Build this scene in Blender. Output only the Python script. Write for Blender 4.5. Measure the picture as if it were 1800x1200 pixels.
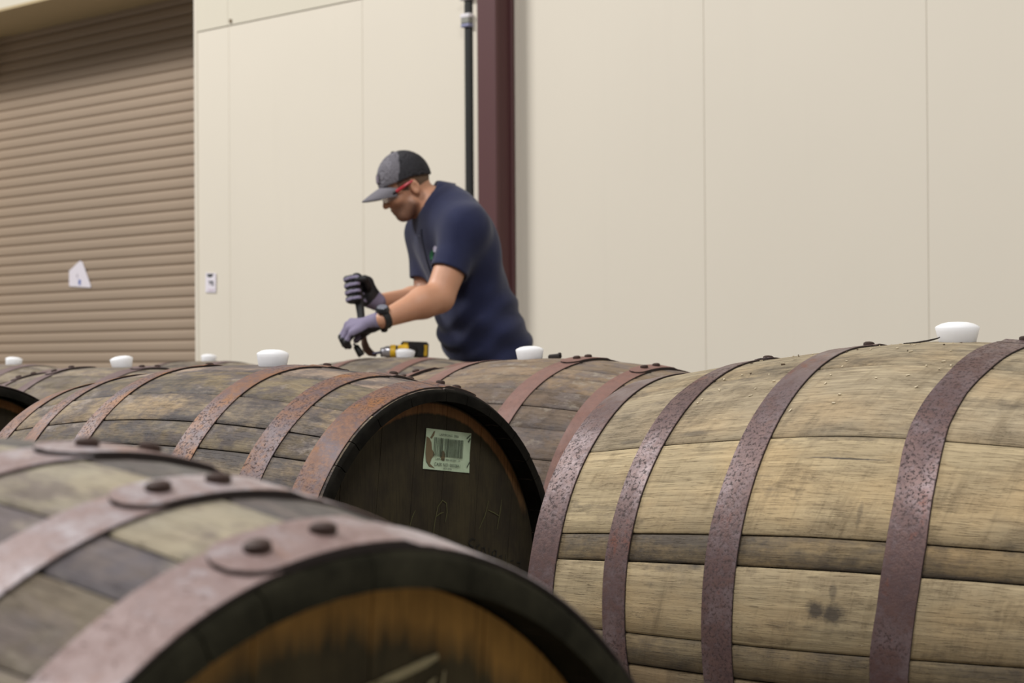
import bpy, math, random
import numpy as np
from mathutils import Vector, Matrix

for o in list(bpy.data.objects):
    bpy.data.objects.remove(o, do_unlink=True)
sc = bpy.context.scene
COL = sc.collection
R_ = math.radians

# ------------------------------------------------------------------ camera
EYE = 0.95                      # camera height above the floor
FPX, PITCH, ROLL = 3500.0, 0.00912, -0.00655
_cp, _sp, _cr, _sr = math.cos(PITCH), math.sin(PITCH), math.cos(ROLL), math.sin(ROLL)
FW = np.array([0, _cp, _sp]); _u0 = np.array([0, -_sp, _cp]); _r0 = np.array([1.0, 0, 0])
RT = _cr * _r0 + _sr * _u0; UP = -_sr * _r0 + _cr * _u0
EYEP = np.array([0, 0, EYE])
def at(px, py, depth):
    """world point seen at pixel (px,py) of the 1800x1200 photo, at a forward depth"""
    d = FW + RT * ((px - 900) / FPX) - UP * ((py - 600) / FPX)
    return EYEP + d * depth
def ray(px, py):
    return FW + RT * ((px - 900) / FPX) - UP * ((py - 600) / FPX)
cam = bpy.data.cameras.new('camera'); camo = bpy.data.objects.new('camera', cam); COL.objects.link(camo)
cam.sensor_width = 36.0; cam.lens = FPX / 1800 * 36
M3 = Matrix((RT, UP, -FW)).transposed()
camo.matrix_world = Matrix.Translation(EYEP) @ M3.to_4x4()
cam.clip_start = 0.05; cam.clip_end = 100
cam.dof.use_dof = True; cam.dof.focus_distance = 2.95; cam.dof.aperture_fstop = 9.8
sc.camera = camo

# ------------------------------------------------------------------ light
w = bpy.data.worlds.new('world'); sc.world = w; w.use_nodes = True
bg = w.node_tree.nodes['Background']; bg.inputs[0].default_value = (1.0, 0.98, 0.95, 1); bg.inputs[1].default_value = 0.20
def area(name, loc, target, sx, sy, watts, col=(1, 0.985, 0.965)):
    l = bpy.data.lights.new(name, 'AREA'); l.shape = 'RECTANGLE'; l.size = sx; l.size_y = sy; l.energy = watts; l.color = col
    o = bpy.data.objects.new(name, l); COL.objects.link(o); o.location = loc
    o.rotation_euler = (Vector(target) - Vector(loc)).to_track_quat('-Z', 'Y').to_euler()
    return o
area('ceiling_lamp', (-7.2, 8.0, 7.5), (-2.5, 8.0, 0), 2.4, 1.2, 850)
area('ceiling_lamp', (-4.0, 1.5, 7.5), (-.5, 3.5, 0), 2.4, 1.2, 430)
area('ceiling_lamp', (1.0, -1.5, 7.5), (3.0, 2.5, 0), 2.4, 1.2, 430)
sc.view_settings.view_transform = 'Standard'; sc.view_settings.look = 'None'
sc.view_settings.gamma = 1.0; sc.view_settings.use_curve_mapping = False
sc.view_settings.exposure = -0.30

# ------------------------------------------------------------------ helpers
def lin(r, g, b):
    f = lambda c: (c / 255 / 12.92) if c / 255 <= 0.04045 else ((c / 255 + 0.055) / 1.055) ** 2.4
    return (f(r), f(g), f(b))
def lin4(r, g, b): return (*lin(r, g, b), 1.0)

def mk(name, verts, faces, mat=None, parent=None, smooth=True, uv=None, sharp=40, mats=None, fmat=None):
    me = bpy.data.meshes.new(name)
    me.from_pydata([tuple(v) for v in verts], [], [tuple(f) for f in faces])
    if uv is not None:
        l = me.uv_layers.new(name='UVMap')
        vi = np.zeros(len(me.loops), np.int32); me.loops.foreach_get('vertex_index', vi)
        l.data.foreach_set('uv', np.asarray(uv, np.float32)[vi].ravel())
    for m in (mats or ([mat] if mat else [])): me.materials.append(m)
    if fmat is not None: me.polygons.foreach_set('material_index', np.asarray(fmat, np.int32))
    if smooth:
        me.polygons.foreach_set('use_smooth', np.ones(len(me.polygons), bool))
        if sharp: me.set_sharp_from_angle(angle=R_(sharp))
    me.update()
    o = bpy.data.objects.new(name, me); COL.objects.link(o)
    if parent: o.parent = parent
    return o
def empty(name, loc=(0, 0, 0), rot=None):
    o = bpy.data.objects.new(name, None); COL.objects.link(o); o.location = loc
    if rot is not None: o.rotation_euler = rot
    o.empty_display_size = 0.1
    return o
def tag(o, label, cat, group=None):
    o['label'] = label; o['category'] = cat
    if group: o['group'] = group
    return o

class MB:
    """collects simple shapes into one mesh"""
    def __init__(s): s.v = []; s.f = []; s.m = []
    def add(s, v, f, mi=0):
        n = len(s.v); s.v += [tuple(p) for p in v]; s.f += [tuple(i + n for i in q) for q in f]; s.m += [mi] * len(f); return s
    def box(s, c, d, M=None, mi=0, bev=0.0):
        x, y, z = [k / 2 for k in d]
        if bev > 0:
            v = []; f = []
            b = min(bev, x * .9, y * .9, z * .9)
            idx = {}
            for sx in (-1, 1):
                for sy in (-1, 1):
                    for sz in (-1, 1):
                        for k in range(3):
                            p = [sx * (x - b), sy * (y - b), sz * (z - b)]; e = (sx * x, sy * y, sz * z)
                            p[k] = e[k]; idx[(sx, sy, sz, k)] = len(v); v.append(p)
                        f.append([idx[(sx, sy, sz, k)] for k in ((0, 1, 2) if sx * sy * sz > 0 else (0, 2, 1))])
            for k in range(3):
                a, c_ = [(1, 2), (2, 0), (0, 1)][k]
                for sg in (-1, 1):
                    q = []
                    for (sa, sb) in ((-1, -1), (1, -1), (1, 1), (-1, 1)):
                        key = [0, 0, 0]; key[k] = sg; key[a] = sa; key[c_] = sb; q.append(idx[(*key, k)])
                    f.append(q if sg > 0 else q[::-1])
            for k in range(3):
                a, c_ = [(1, 2), (2, 0), (0, 1)][k]
                for sa in (-1, 1):
                    for sb in (-1, 1):
                        k1 = [0, 0, 0]; k1[a] = sa; k1[c_] = sb
                        lo = list(k1); lo[k] = -1; hi = list(k1); hi[k] = 1
                        q = [idx[(*lo, a)], idx[(*hi, a)], idx[(*hi, c_)], idx[(*lo, c_)]]
                        f.append(q if sa * sb < 0 else q[::-1])
        else:
            v = [(sx * x, sy * y, sz * z) for sx in (-1, 1) for sy in (-1, 1) for sz in (-1, 1)]
            f = [(0, 1, 3, 2), (4, 6, 7, 5), (0, 4, 5, 1), (2, 3, 7, 6), (0, 2, 6, 4), (1, 5, 7, 3)]
        v = np.array(v, float)
        if M is not None: v = v @ np.asarray(M).T
        return s.add(v + np.asarray(c, float), f, mi)
    def tube(s, pts, rad, n=12, mi=0, caps=True):
        pts = [np.asarray(p, float) for p in pts]; rs = rad if hasattr(rad, '__len__') else [rad] * len(pts)
        v = []; f = []; ref = None
        for i, p in enumerate(pts):
            t = pts[min(i + 1, len(pts) - 1)] - pts[max(i - 1, 0)]; t = t / (np.linalg.norm(t) + 1e-12)
            if ref is None:
                h = np.array([0, 0, 1.0]) if abs(t[2]) < .9 else np.array([1.0, 0, 0]); ref = np.cross(t, h)
            ref = ref - t * (ref @ t); ref = ref / np.linalg.norm(ref); b = np.cross(t, ref)
            for k in range(n):
                a = 2 * math.pi * k / n; v.append(p + rs[i] * (math.cos(a) * ref + math.sin(a) * b))
        for i in range(len(pts) - 1):
            for k in range(n):
                f.append((i * n + k, i * n + (k + 1) % n, (i + 1) * n + (k + 1) % n, (i + 1) * n + k))
        if caps: f.append(tuple(range(n))[::-1]); f.append(tuple((len(pts) - 1) * n + k for k in range(n)))
        return s.add(v, f, mi)
    def build(s, name, mat=None, parent=None, smooth=True, sharp=35, mats=None):
        return mk(name, s.v, s.f, mat, parent, smooth, sharp=sharp, mats=mats, fmat=s.m if mats else None)

# ------------------------------------------------------------------ materials
class NT:
    def __init__(s, name):
        s.mat = bpy.data.materials.new(name); s.mat.use_nodes = True; s.t = s.mat.node_tree; s.b = s.t.nodes['Principled BSDF']
    def put(s, inp, v):
        if isinstance(v, bpy.types.NodeSocket): s.t.links.new(v, inp)
        elif v is not None:
            if hasattr(v, '__len__') and len(v) == 3 and inp.type == 'RGBA': v = (*v, 1)
            inp.default_value = v
    def node(s, typ, props=None, **ins):
        n = s.t.nodes.new(typ)
        for k, v in (props or {}).items(): setattr(n, k, v)
        for k, v in ins.items():
            key = int(k[1:]) if k[0] == 'i' and k[1:].isdigit() else k.replace('_', ' ')
            s.put(n.inputs[key], v)
        return n
    def math(s, op, a, b=0.5, c=None, clamp=False):
        n = s.t.nodes.new('ShaderNodeMath'); n.operation = op; n.use_clamp = clamp
        s.put(n.inputs[0], a); s.put(n.inputs[1], b)
        if c is not None: s.put(n.inputs[2], c)
        return n.outputs[0]
    def mix(s, f, a, b, mode='MIX'):
        n = s.t.nodes.new('ShaderNodeMix'); n.data_type = 'RGBA'; n.blend_type = mode
        s.put(n.inputs[0], f); s.put(n.inputs[6], a); s.put(n.inputs[7], b); return n.outputs[2]
    def maprange(s, v, a, b, c=0, d=1):
        n = s.t.nodes.new('ShaderNodeMapRange'); n.clamp = True
        for i, x in enumerate((v, a, b, c, d)): s.put(n.inputs[i], x)
        return n.outputs[0]
    def noise(s, vec, scale, stretch=None, detail=4, rough=0.55):
        if stretch:
            m = s.t.nodes.new('ShaderNodeMapping'); s.put(m.inputs[0], vec); m.inputs[3].default_value = stretch; vec = m.outputs[0]
        n = s.t.nodes.new('ShaderNodeTexNoise'); s.put(n.inputs['Vector'], vec)
        n.inputs['Scale'].default_value = scale; n.inputs['Detail'].default_value = detail; n.inputs['Roughness'].default_value = rough
        return n.outputs['Fac']
    def bump(s, h, strength=0.3, dist=0.002):
        n = s.t.nodes.new('ShaderNodeBump'); n.inputs['Strength'].default_value = strength; n.inputs['Distance'].default_value = dist
        s.put(n.inputs['Height'], h); s.t.links.new(n.outputs[0], s.b.inputs['Normal'])
    def set(s, **k):
        for a, v in k.items(): s.put(s.b.inputs[a.replace('_', ' ')], v)
        return s.mat
    def uvr(s, k=37.0):
        """UV in metres, shifted by a random amount per object"""
        uv = s.t.nodes.new('ShaderNodeUVMap').outputs[0]; oi = s.t.nodes.new('ShaderNodeObjectInfo')
        r = s.math('MULTIPLY', oi.outputs['Random'], k)
        c = s.t.nodes.new('ShaderNodeCombineXYZ'); s.put(c.inputs[0], r); s.put(c.inputs[1], r); s.put(c.inputs[2], r)
        a = s.t.nodes.new('ShaderNodeVectorMath'); a.operation = 'ADD'; s.put(a.inputs[0], uv); s.put(a.inputs[1], c.outputs[0])
        return a.outputs[0], oi
    def obj(s): return s.t.nodes.new('ShaderNodeTexCoord').outputs['Object']

def plain(name, col, rough=0.6, metal=0.0, noise_amt=0.06, scale=30, bump=0.0, spec=0.5):
    n = NT(name); o = n.obj(); f = n.noise(o, scale)
    c = n.mix(f, tuple(x * (1 - noise_amt) for x in col), tuple(min(1, x * (1 + noise_amt)) for x in col))
    if bump: n.bump(n.noise(o, scale * 4), bump, 0.001)
    return n.set(Base_Color=c, Roughness=rough, Metallic=metal, Specular_IOR_Level=spec)

def wood_mat(name, dark=(0.035, 0.028, 0.024), warm=1.0, pore=0.5, blotch=0.5, cross=0.35, spots=(), grain=1.0, mildew=None):
    """weathered oak stave: object colour = stave colour, object alpha = how stained it is.
    UVMap = metres along / around the barrel, second map = position across the stave 0..1"""
    n = NT(name); v, oi = n.uvr(); col = oi.outputs['Color']; al = oi.outputs['Alpha']
    ac = n.t.nodes.new('ShaderNodeUVMap'); ac.uv_map = 'across'; across = n.node('ShaderNodeSeparateXYZ', None, i0=ac.outputs[0]).outputs[1]
    mul = lambda k: n.mix(1, col, k, 'MULTIPLY')
    g1 = n.noise(v, 1, (5, 190, 1), 6, 0.65); g2 = n.noise(v, 1, (38, 680, 1), 3, 0.6); g3 = n.noise(v, 1, (14, 330, 1), 4, 0.6)
    bl = n.noise(v, 1, (10, 24, 1), 6, 0.65); big = n.noise(v, 1, (2.6, 11, 1), 5, 0.65); sp = n.noise(v, 1, (48, 80, 1), 6, 0.7); wide = n.noise(v, 1, (5, 7, 1), 3, .5)
    mp = n.t.nodes.new('ShaderNodeMapping'); n.put(mp.inputs[0], v); mp.inputs[2].default_value = (0, 0, .22)
    saw = n.noise(mp.outputs[0], 1, (60, 8, 1), 5, 0.7); hue = n.noise(v, 1, (7, 13, 3), 4, 0.55)
    c = n.mix(n.maprange(g1, .5 - .17 / grain, .5 + .18 / grain), mul((.66, .65, .64)), mul((1.2, 1.19, 1.16)))
    c = n.mix(n.maprange(wide, .42, .66, 0, .55), c, mul((.74, .72, .72)))
    c = n.mix(n.maprange(hue, .46, .68, 0, .5 * warm), c, mul((1.2, 1.02, .80)))
    c = n.mix(n.math('MULTIPLY', n.maprange(saw, .5, .68, 0, cross), n.maprange(bl, .38, .58, .25, 1.2), clamp=True), c, mul((.52, .49, .45)))
    c = n.mix(n.maprange(bl, .50, .70, 0, blotch), c, mul((.50, .46, .44)))
    c = n.mix(n.maprange(g2, .56, .68, 0, pore), c, mul((.36, .33, .30)))
    crack = n.math('MULTIPLY', n.maprange(n.math('ABSOLUTE', n.math('SUBTRACT', g3, .5)), 0, .012, 1, 0), n.maprange(bl, .52, .62))
    c = n.mix(n.math('MULTIPLY', crack, .8), c, mul((.22, .19, .17)))
    st = n.math('ADD', n.math('MULTIPLY', big, .7), n.math('MULTIPLY', sp, .3))
    edge = n.math('ABSOLUTE', n.math('SUBTRACT', across, .5)); edge = n.maprange(edge, .34, .5, 0, .085)
    st = n.math('ADD', st, n.math('MULTIPLY', edge, n.maprange(wide, .42, .6, .2, 1)))
    lo = n.math('SUBTRACT', .74, n.math('MULTIPLY', al, .36)); hi = n.math('ADD', lo, .15)
    mask = n.math('MULTIPLY', n.maprange(st, lo, hi), .85)
    if mildew:
        ml = n.noise(v, 1, (16, 24, 1), 6, .68); mh = n.noise(v, 1, (13, 20, 5), 6, .7)
        c = n.mix(n.maprange(ml, .47, .60, 0, .8), c, mildew[0]); c = n.mix(n.maprange(mh, .55, .66, 0, .75), c, mildew[1])
    if spots:
        raw = n.t.nodes.new('ShaderNodeUVMap').outputs[0]
        for (sx, sy, rx, ry, k) in spots:
            d = n.t.nodes.new('ShaderNodeVectorMath'); d.operation = 'SUBTRACT'; n.put(d.inputs[0], raw); d.inputs[1].default_value = (sx, sy, 0)
            e = n.t.nodes.new('ShaderNodeVectorMath'); e.operation = 'MULTIPLY'; n.put(e.inputs[0], d.outputs[0]); e.inputs[1].default_value = (1 / rx, 1 / ry, 0)
            ln = n.t.nodes.new('ShaderNodeVectorMath'); ln.operation = 'LENGTH'; n.put(ln.inputs[0], e.outputs[0])
            f = n.math('ADD', ln.outputs['Value'], n.math('MULTIPLY', n.math('SUBTRACT', sp, .5), 1.6)); mask = n.math('MAXIMUM', mask, n.maprange(f, .45, 1.05, k, 0))
    c = n.mix(mask, c, (*dark, 1))
    h = n.math('ADD', n.math('MULTIPLY', g1, .7), n.math('SUBTRACT', n.math('MULTIPLY', sp, .35), n.math('ADD', n.maprange(g2, .56, .7, 0, .6), crack)))
    n.bump(h, 0.6, 0.0018)
    return n.set(Base_Color=c, Roughness=n.maprange(mask, 0, 1, .82, .62), Specular_IOR_Level=.3)

def rust_mat(name, base, alt, speck, light, thr=.56, lightamt=.5, rough=.62, metal=0.25, warmspots=None, warmthr=.55):
    n = NT(name); v, oi = n.uvr()
    big = n.noise(v, 8, None, 5, .65); mid = n.noise(v, 60, None, 7, .75); fine = n.noise(v, 210, None, 5, .7); area_ = n.noise(v, 5, (1, 1, 1), 3, .5)
    sh = n.noise(v, 10, (1.4, 1, 1), 4, .6)
    c = n.mix(n.maprange(mid, .40, .60), base, alt)
    c = n.mix(n.maprange(n.math('ADD', n.math('MULTIPLY', big, .6), n.math('MULTIPLY', mid, .4)), .47, .58, 0, lightamt), c, light)
    if warmspots: c = n.mix(n.math('MULTIPLY', n.maprange(n.math('ADD', n.math('MULTIPLY', sh, .65), n.math('MULTIPLY', mid, .35)), warmthr, warmthr + .07), .8), c, warmspots)
    smask = n.math('MULTIPLY', n.maprange(fine, thr, thr + .06), n.maprange(area_, .38, .52, .12, 1))
    c = n.mix(n.math('MULTIPLY', smask, .85), c, speck)
    n.bump(n.math('ADD', n.math('MULTIPLY', fine, .6), mid), .5, .0012)
    r = n.math('ADD', n.maprange(big, .4, .62, rough, rough - .18), n.math('MULTIPLY', smask, .25))
    return n.set(Base_Color=c, Roughness=r, Metallic=n.math('MULTIPLY', n.math('SUBTRACT', 1.0, smask), metal))

RBR = .372
MW = {'pale': wood_mat('pale_oak', (.05, .04, .033), .8, .6, .5, .6, [(-.008, R_(82.6) * RBR, .016, .013, .85), (-.032, R_(83.2) * RBR, .018, .014, .85), (-.030, R_(79.0) * RBR, .006, .013, .5), (-.020, R_(52.4) * RBR, .055, .0016, .9), (.02, R_(52.2) * RBR, .03, .0012, .8), (.24, R_(44.2) * RBR, .035, .006, .6), (.35, R_(45) * RBR, .02, .005, .5), (.16, R_(70) * RBR, .05, .009, .5), (-.05, R_(64) * RBR, .004, .02, .4)]),
      'grey': wood_mat('grey_weathered_oak', (.05, .043, .045), .9, .55, .8, .5, (), .6, (lin(96, 88, 88), lin(158, 146, 136))), 'dull': wood_mat('dull_brown_oak', (.06, .052, .054), .7, .45, .8, .45, (), .7, (lin(112, 101, 96), lin(156, 146, 132)))}
MR = {'R': rust_mat('purple_brown_rust', lin(106, 82, 78), lin(88, 68, 68), lin(48, 29, 27), lin(136, 120, 122), .52, .6, .50, .35, lin(118, 70, 52), .57),
      'M': rust_mat('orange_brown_rust', lin(132, 94, 72), lin(104, 78, 70), lin(58, 42, 40), lin(98, 84, 90), .53, .85, .64, .1, lin(146, 96, 48), .53),
      'L': rust_mat('purple_grey_rust', lin(112, 92, 90), lin(98, 80, 80), lin(74, 56, 54), lin(124, 106, 106), .62, .4, .8, .05),
      'B': rust_mat('matte_red_rust', lin(130, 96, 86), lin(114, 84, 76), lin(88, 62, 56), lin(136, 106, 98), .62, .4, .8, .05),
      'F': rust_mat('pale_pinkish_rust', lin(150, 130, 127), lin(124, 100, 95), lin(92, 68, 60), lin(182, 174, 178), .58, 1.0, .6, .15, lin(152, 110, 86), .57)}
M_EDGE = plain('shadowed_hoop_edge', lin(40, 30, 28), .8, 0, .3, 200)  # dark rust, also painted as the shadow line of the gap under the hoop
def end_mat(name, col):
    n = NT(name); o = n.obj(); a = n.noise(o, 30, None, 5, .6); b = n.noise(o, 160, None, 3)
    c = n.mix(n.maprange(a, .35, .68), tuple(x * .6 for x in col), tuple(x * 1.35 for x in col)); n.bump(b, .4, .001)
    return n.set(Base_Color=c, Roughness=.9, Specular_IOR_Level=.1)
ME = {'dark': end_mat('blackened_stave_end', lin(27, 25, 21)), 'olive': end_mat('dark_olive_stave_end', lin(44, 42, 32))}
def head_mat(name, mid, rim, streak, r_in, r_out, edge=.05, up=False, shadow_r=None):
    """barrel head: coloured by distance from the axis (object space x = barrel axis)"""
    n = NT(name); o = n.obj(); sx = n.node('ShaderNodeSeparateXYZ', None, i0=o)
    rr = n.math('SQRT', n.math('ADD', n.math('POWER', sx.outputs[1], 2), n.math('POWER', sx.outputs[2], 2)))
    st = n.noise(o, 1, (3, 60, 6), 5, .65); bl = n.noise(o, 1, (3, 16, 9), 5, .6); fine = n.noise(o, 1, (5, 300, 14), 3)
    e = n.math('ADD', rr, n.math('MULTIPLY', n.math('SUBTRACT', st, .5), edge))
    m = n.maprange(e, r_in, r_out)
    if up: m = n.math('MULTIPLY', m, n.maprange(n.math('ADD', sx.outputs[2], n.math('MULTIPLY', bl, .16)), .16, .29))
    if shadow_r: m = n.math('MULTIPLY', m, n.maprange(rr, shadow_r, shadow_r + .003, 1, 0))  # rim colour cut off here to paint the chime's shadow on the head
    c = n.mix(n.maprange(bl, .36, .66), mid, streak)
    c = n.mix(m, c, n.mix(n.maprange(bl, .3, .7), tuple(x * .62 for x in rim), tuple(min(1, x * 1.3) for x in rim)))
    c = n.mix(n.maprange(fine, .5, .7, 0, .45), c, tuple(x * .45 for x in mid))
    n.bump(fine, .3, .001)
    return n.set(Base_Color=c, Roughness=.75, Specular_IOR_Level=.3)
MH = {'M': head_mat('blackened_barrel_head', lin(44, 37, 27), lin(146, 102, 62), lin(66, 58, 38), .280, .284, .010, True, .297),
      'F': head_mat('orange_stained_barrel_head', lin(74, 66, 48), lin(198, 150, 82), lin(104, 94, 68), .256, .276, .05)}
def silicone():
    n = NT('white_silicone'); return n.set(Base_Color=lin(240, 241, 252), Roughness=.4, Subsurface_Weight=.8, Subsurface_Radius=(1, 1, 1), Subsurface_Scale=.05)
M_BUNG = silicone()
M_TIMBER = plain('rough_timber', lin(150, 120, 85), .85, 0, .2, 12, .3)

# ------------------------------------------------------------------ the building
WN = np.array([-1, -1, 0]) / math.sqrt(2)         # wall faces the barrels
WD = np.array([-1, 1, 0]) / math.sqrt(2)          # along the wall, towards the door
WC = 8.93                                          # wall: x + y = WC
K_ = WC * math.sqrt(2)
def wpt(s, z, off=0.0): return np.array([WC / 2, WC / 2, 0]) + WD * s + WN * off + np.array([0, 0, z])
def s_of(px):                                      # run along the wall seen at image column px
    u = (px - 900) / FPX; d = WC / (u + 1); p = np.array([u * d, d, 0]); return (p - np.array([WC / 2, WC / 2, 0])) @ WD
WM = np.array([WD, WN, [0, 0, 1]]).T               # columns: along wall, out of wall, up
def painted(name, col, spec=.35, amt=.025):
    n = NT(name); o = n.obj(); a = n.noise(o, 1.3, None, 4, .6); b = n.noise(o, 260, None, 2); s = n.noise(o, 1, (9, 9, .5), 4)
    c = n.mix(a, tuple(x * (1 - amt) for x in col), tuple(x * (1 + amt) for x in col))
    c = n.mix(n.maprange(s, .58, .8, 0, .10), c, tuple(x * .8 for x in col)); n.bump(b, .12, .0006)
    return n.set(Base_Color=c, Roughness=.55, Specular_IOR_Level=spec)
M_WALL = painted('cream_panel_paint', lin(221, 213, 198))
M_WALL2 = painted('cream_header_paint', lin(214, 207, 190))
M_DOOR = painted('taupe_slat_paint', lin(163, 145, 127), .3, .03)
M_COLUMN = painted('maroon_steel_paint', lin(86, 52, 53), .5, .06)
M_SOFFIT = painted('shaded_tan_soffit', lin(186, 168, 132))  # tan darkened so the header's underside shade sits in the colour
M_JOINT = plain('panel_joint', lin(214, 206, 190), .8)
M_FLOOR = plain('concrete', lin(112, 107, 100), .7, 0, .12, 3, .1)
M_BLACK = plain('black_plastic', lin(26, 27, 26), .5)
M_WHITE = plain('white_plastic', lin(226, 222, 226), .45)

fl = MB(); fl.box((0, 4, -.05), (30, 34, .1)); f_ = fl.build('floor', M_FLOOR, smooth=False); f_['kind'] = 'structure'

S0 = s_of(640); PW = abs(s_of(405) - S0)           # panel joints fall at columns 640, 405 and then every PW
S_DOOR = s_of(344); DOOR_W = 2.9; Z_HEAD = EYE + 2.14; Z_SEAM = EYE + 1.755; Z_TOP = 6.5
wall = MB(); wall.box(wpt((S_DOOR - 12) / 2 - 0, Z_TOP / 2, -.11), (S_DOOR + 12, .1, Z_TOP), WM)
wall = wall.build('wall_back', M_JOINT, smooth=False); wall['kind'] = 'structure'
def wall_panel(s0, s1, z0, z1, off=0.0, mat=M_WALL):
    b = MB(); g = .0012; b.box(wpt((s0 + s1) / 2, (z0 + z1) / 2, off - .03), (abs(s1 - s0) - g, .06, z1 - z0 - g), WM, bev=.0016)
    return b.build('wall_panel', mat, wall, smooth=False)
k = -13
while True:
    a, b_ = S0 + k * PW, S0 + (k + 1) * PW
    k += 1
    if b_ < -12 + .01: continue
    if a >= S_DOOR - .02: break
    b_ = min(b_, S_DOOR - .03)
    if b_ - a < .05: break
    wall_panel(a, b_, 0.01, Z_SEAM); wall_panel(a, b_, Z_SEAM, Z_TOP, .006, M_WALL2)
# beyond the opening and above it
for (a, b_) in ((S_DOOR + DOOR_W, S_DOOR + DOOR_W + 1.07), (S_DOOR + DOOR_W + 1.07, S_DOOR + DOOR_W + 2.14)):
    wall_panel(a, b_, 0, Z_TOP)
RC = .53                                           # the curtain hangs this far behind the wall face
hd = MB(); hd.box(wpt(S_DOOR + DOOR_W / 2, (Z_HEAD + Z_TOP) / 2, -RC / 2 - .1), (DOOR_W, RC + .2, Z_TOP - Z_HEAD), WM)
hd = hd.build('trim_1', M_WALL2, smooth=False); hd['kind'] = 'structure'
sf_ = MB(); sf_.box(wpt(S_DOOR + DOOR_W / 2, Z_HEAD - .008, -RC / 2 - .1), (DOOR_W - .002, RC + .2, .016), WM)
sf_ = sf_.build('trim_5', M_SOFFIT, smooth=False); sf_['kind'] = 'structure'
for nm, s in (('trim_2', S_DOOR - .015), ('trim_3', S_DOOR + DOOR_W + .015)):
    b = MB(); b.box(wpt(s, Z_HEAD / 2 + .0, -RC / 2 + .005), (.03, RC, Z_HEAD), WM, bev=.004)
    o = b.build(nm, M_WALL, smooth=False); o['kind'] = 'structure'
door = empty('door_1', wpt(S_DOOR + DOOR_W / 2, 0, -RC)); door['kind'] = 'structure'
bpy.context.view_layer.update()
SLAT = .0632
prof = [(-.003, 0), (.001, .003), (.006, .008), (.008, .015), (.0085, .030), (.0085, .045), (.007, .053), (.002, .0585), (-.003, .061), (-.003, SLAT)]
def slat_mesh():
    v = []; f = []; h = DOOR_W / 2 + .05
    for (y, z) in prof:
        for sx in (-1, 1): v.append(WD * sx * h + WN * y + np.array([0, 0, z]))
    n = len(prof)
    for i in range(n - 1): f.append((2 * i, 2 * i + 2, 2 * i + 3, 2 * i + 1))
    for (y, z) in prof:
        for sx in (-1, 1): v.append(WD * sx * h + WN * (y - .003) + np.array([0, 0, z]))
    for i in range(n - 1): f.append((2 * n + 2 * i + 1, 2 * n + 2 * i + 3, 2 * n + 2 * i + 2, 2 * n + 2 * i))
    return v, f
sv, sf = slat_mesh(); slat0 = mk('slat', sv, sf, M_DOOR, door)
for i in range(1, 56):
    o = slat0.copy(); COL.objects.link(o); o.parent = door; o.location = (0, 0, i * SLAT)

# steel column in front of the joint at column 913
cs = s_of(892)
cb = MB()
cw = .12
cb.box(wpt(cs, 3.25, .012), (cw, .02, 6.5), WM, bev=.003)
cb.box(wpt(cs, 3.25, .062), (.09, .09, 6.5), WM, bev=.003); cb.box(wpt(cs, 3.25, .112), (cw, .02, 6.5), WM, bev=.003)
tag(cb.build('steel_column', M_COLUMN, smooth=False), 'maroon painted steel column standing against the cream wall behind the man', 'column')
# black conduit with white couplings left of the column
cd = empty('conduit', wpt(s_of(834.5), 0, .03)); tag(cd, 'thin black vertical conduit with pale clamps on the wall left of the maroon column', 'conduit')
def inroot(root, o): o.parent = root; o.matrix_parent_inverse = Matrix.Translation(-Vector(root.location)); return o
b = MB(); b.box(wpt(s_of(834.5), 3.25, .02), (.042, .04, 6.4), WM, bev=.008); inroot(cd, b.build('conduit_run', M_BLACK, smooth=False))
for y0, y1, ww, m in ((-6, 1, .075, M_WHITE), (25, 33, .062, M_WHITE), (33, 43, .054, plain('grey_coupling', lin(140, 140, 132), .5)), (43, 49, .056, plain('blue_grey_band', lin(140, 142, 172), .5))):
    d = (wpt(s_of(834.5), 0, 0))[1]; z0 = EYE + (632.5 - y1) / FPX * d; z1 = EYE + (632.5 - y0) / FPX * d
    b = MB(); b.box(wpt(s_of(834.5), (z0 + z1) / 2, .025), (ww, .055, z1 - z0), WM, bev=.004); inroot(cd, b.build('clamp', m, smooth=False))
b = MB(); b.box(wpt(s_of(847), 3.25, .012), (.05, .024, 6.4), WM, bev=.004)
o = b.build('trim_4', M_WALL, smooth=False); o['kind'] = 'structure'

# paper on the roller door
def wall_poly(name, pix, off, mat, parent=None, thick=.0012):
    """a thin sheet on the plane parallel to the wall, outlined by photo pixels"""
    c = WC + off * -math.sqrt(2); v = []
    for (px, py) in pix:
        r = ray(px, py); lam = c / (r[0] + r[1]); v.append(EYEP + r * lam)
    n = len(v); v = v + [p - WN * thick for p in v]
    f = [tuple(range(n)), tuple(range(2 * n - 1, n - 1, -1))] + [(i, i + n, (i + 1) % n + n, (i + 1) % n) for i in range(n)]
    return mk(name, v, f, mat, parent, smooth=False)
M_PAPER = plain('white_paper', lin(226, 220, 228), .7, 0, .03)
M_INK = plain('dark_ink', lin(60, 62, 64), .8)
M_BLUE = plain('blue_ink', lin(96, 110, 170), .8)
pp = empty('paper_sheet', at(140, 485, 11.6)); tag(pp, 'torn pointed white paper with a blue mark taped on the brown roller door', 'paper')
inroot(pp, wall_poly('sheet', [(121.5, 476), (140.5, 458), (145, 461), (159.5, 502), (159, 505.5), (121.5, 503)], -RC + .0145, M_PAPER))
inroot(pp, wall_poly('blue_mark', [(138, 491), (142, 492), (141.5, 501), (137.5, 499)], -RC + .016, M_BLUE))
inroot(pp, wall_poly('crease', [(134, 484), (136, 480), (137, 488), (135, 488)], -RC + .016, plain('grey_crease', lin(186, 178, 188), .8)))
sg = empty('wall_notice', at(370, 496, 10.5)); tag(sg, 'small white notice with dark print on the cream wall right of the roller door', 'notice')
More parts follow.
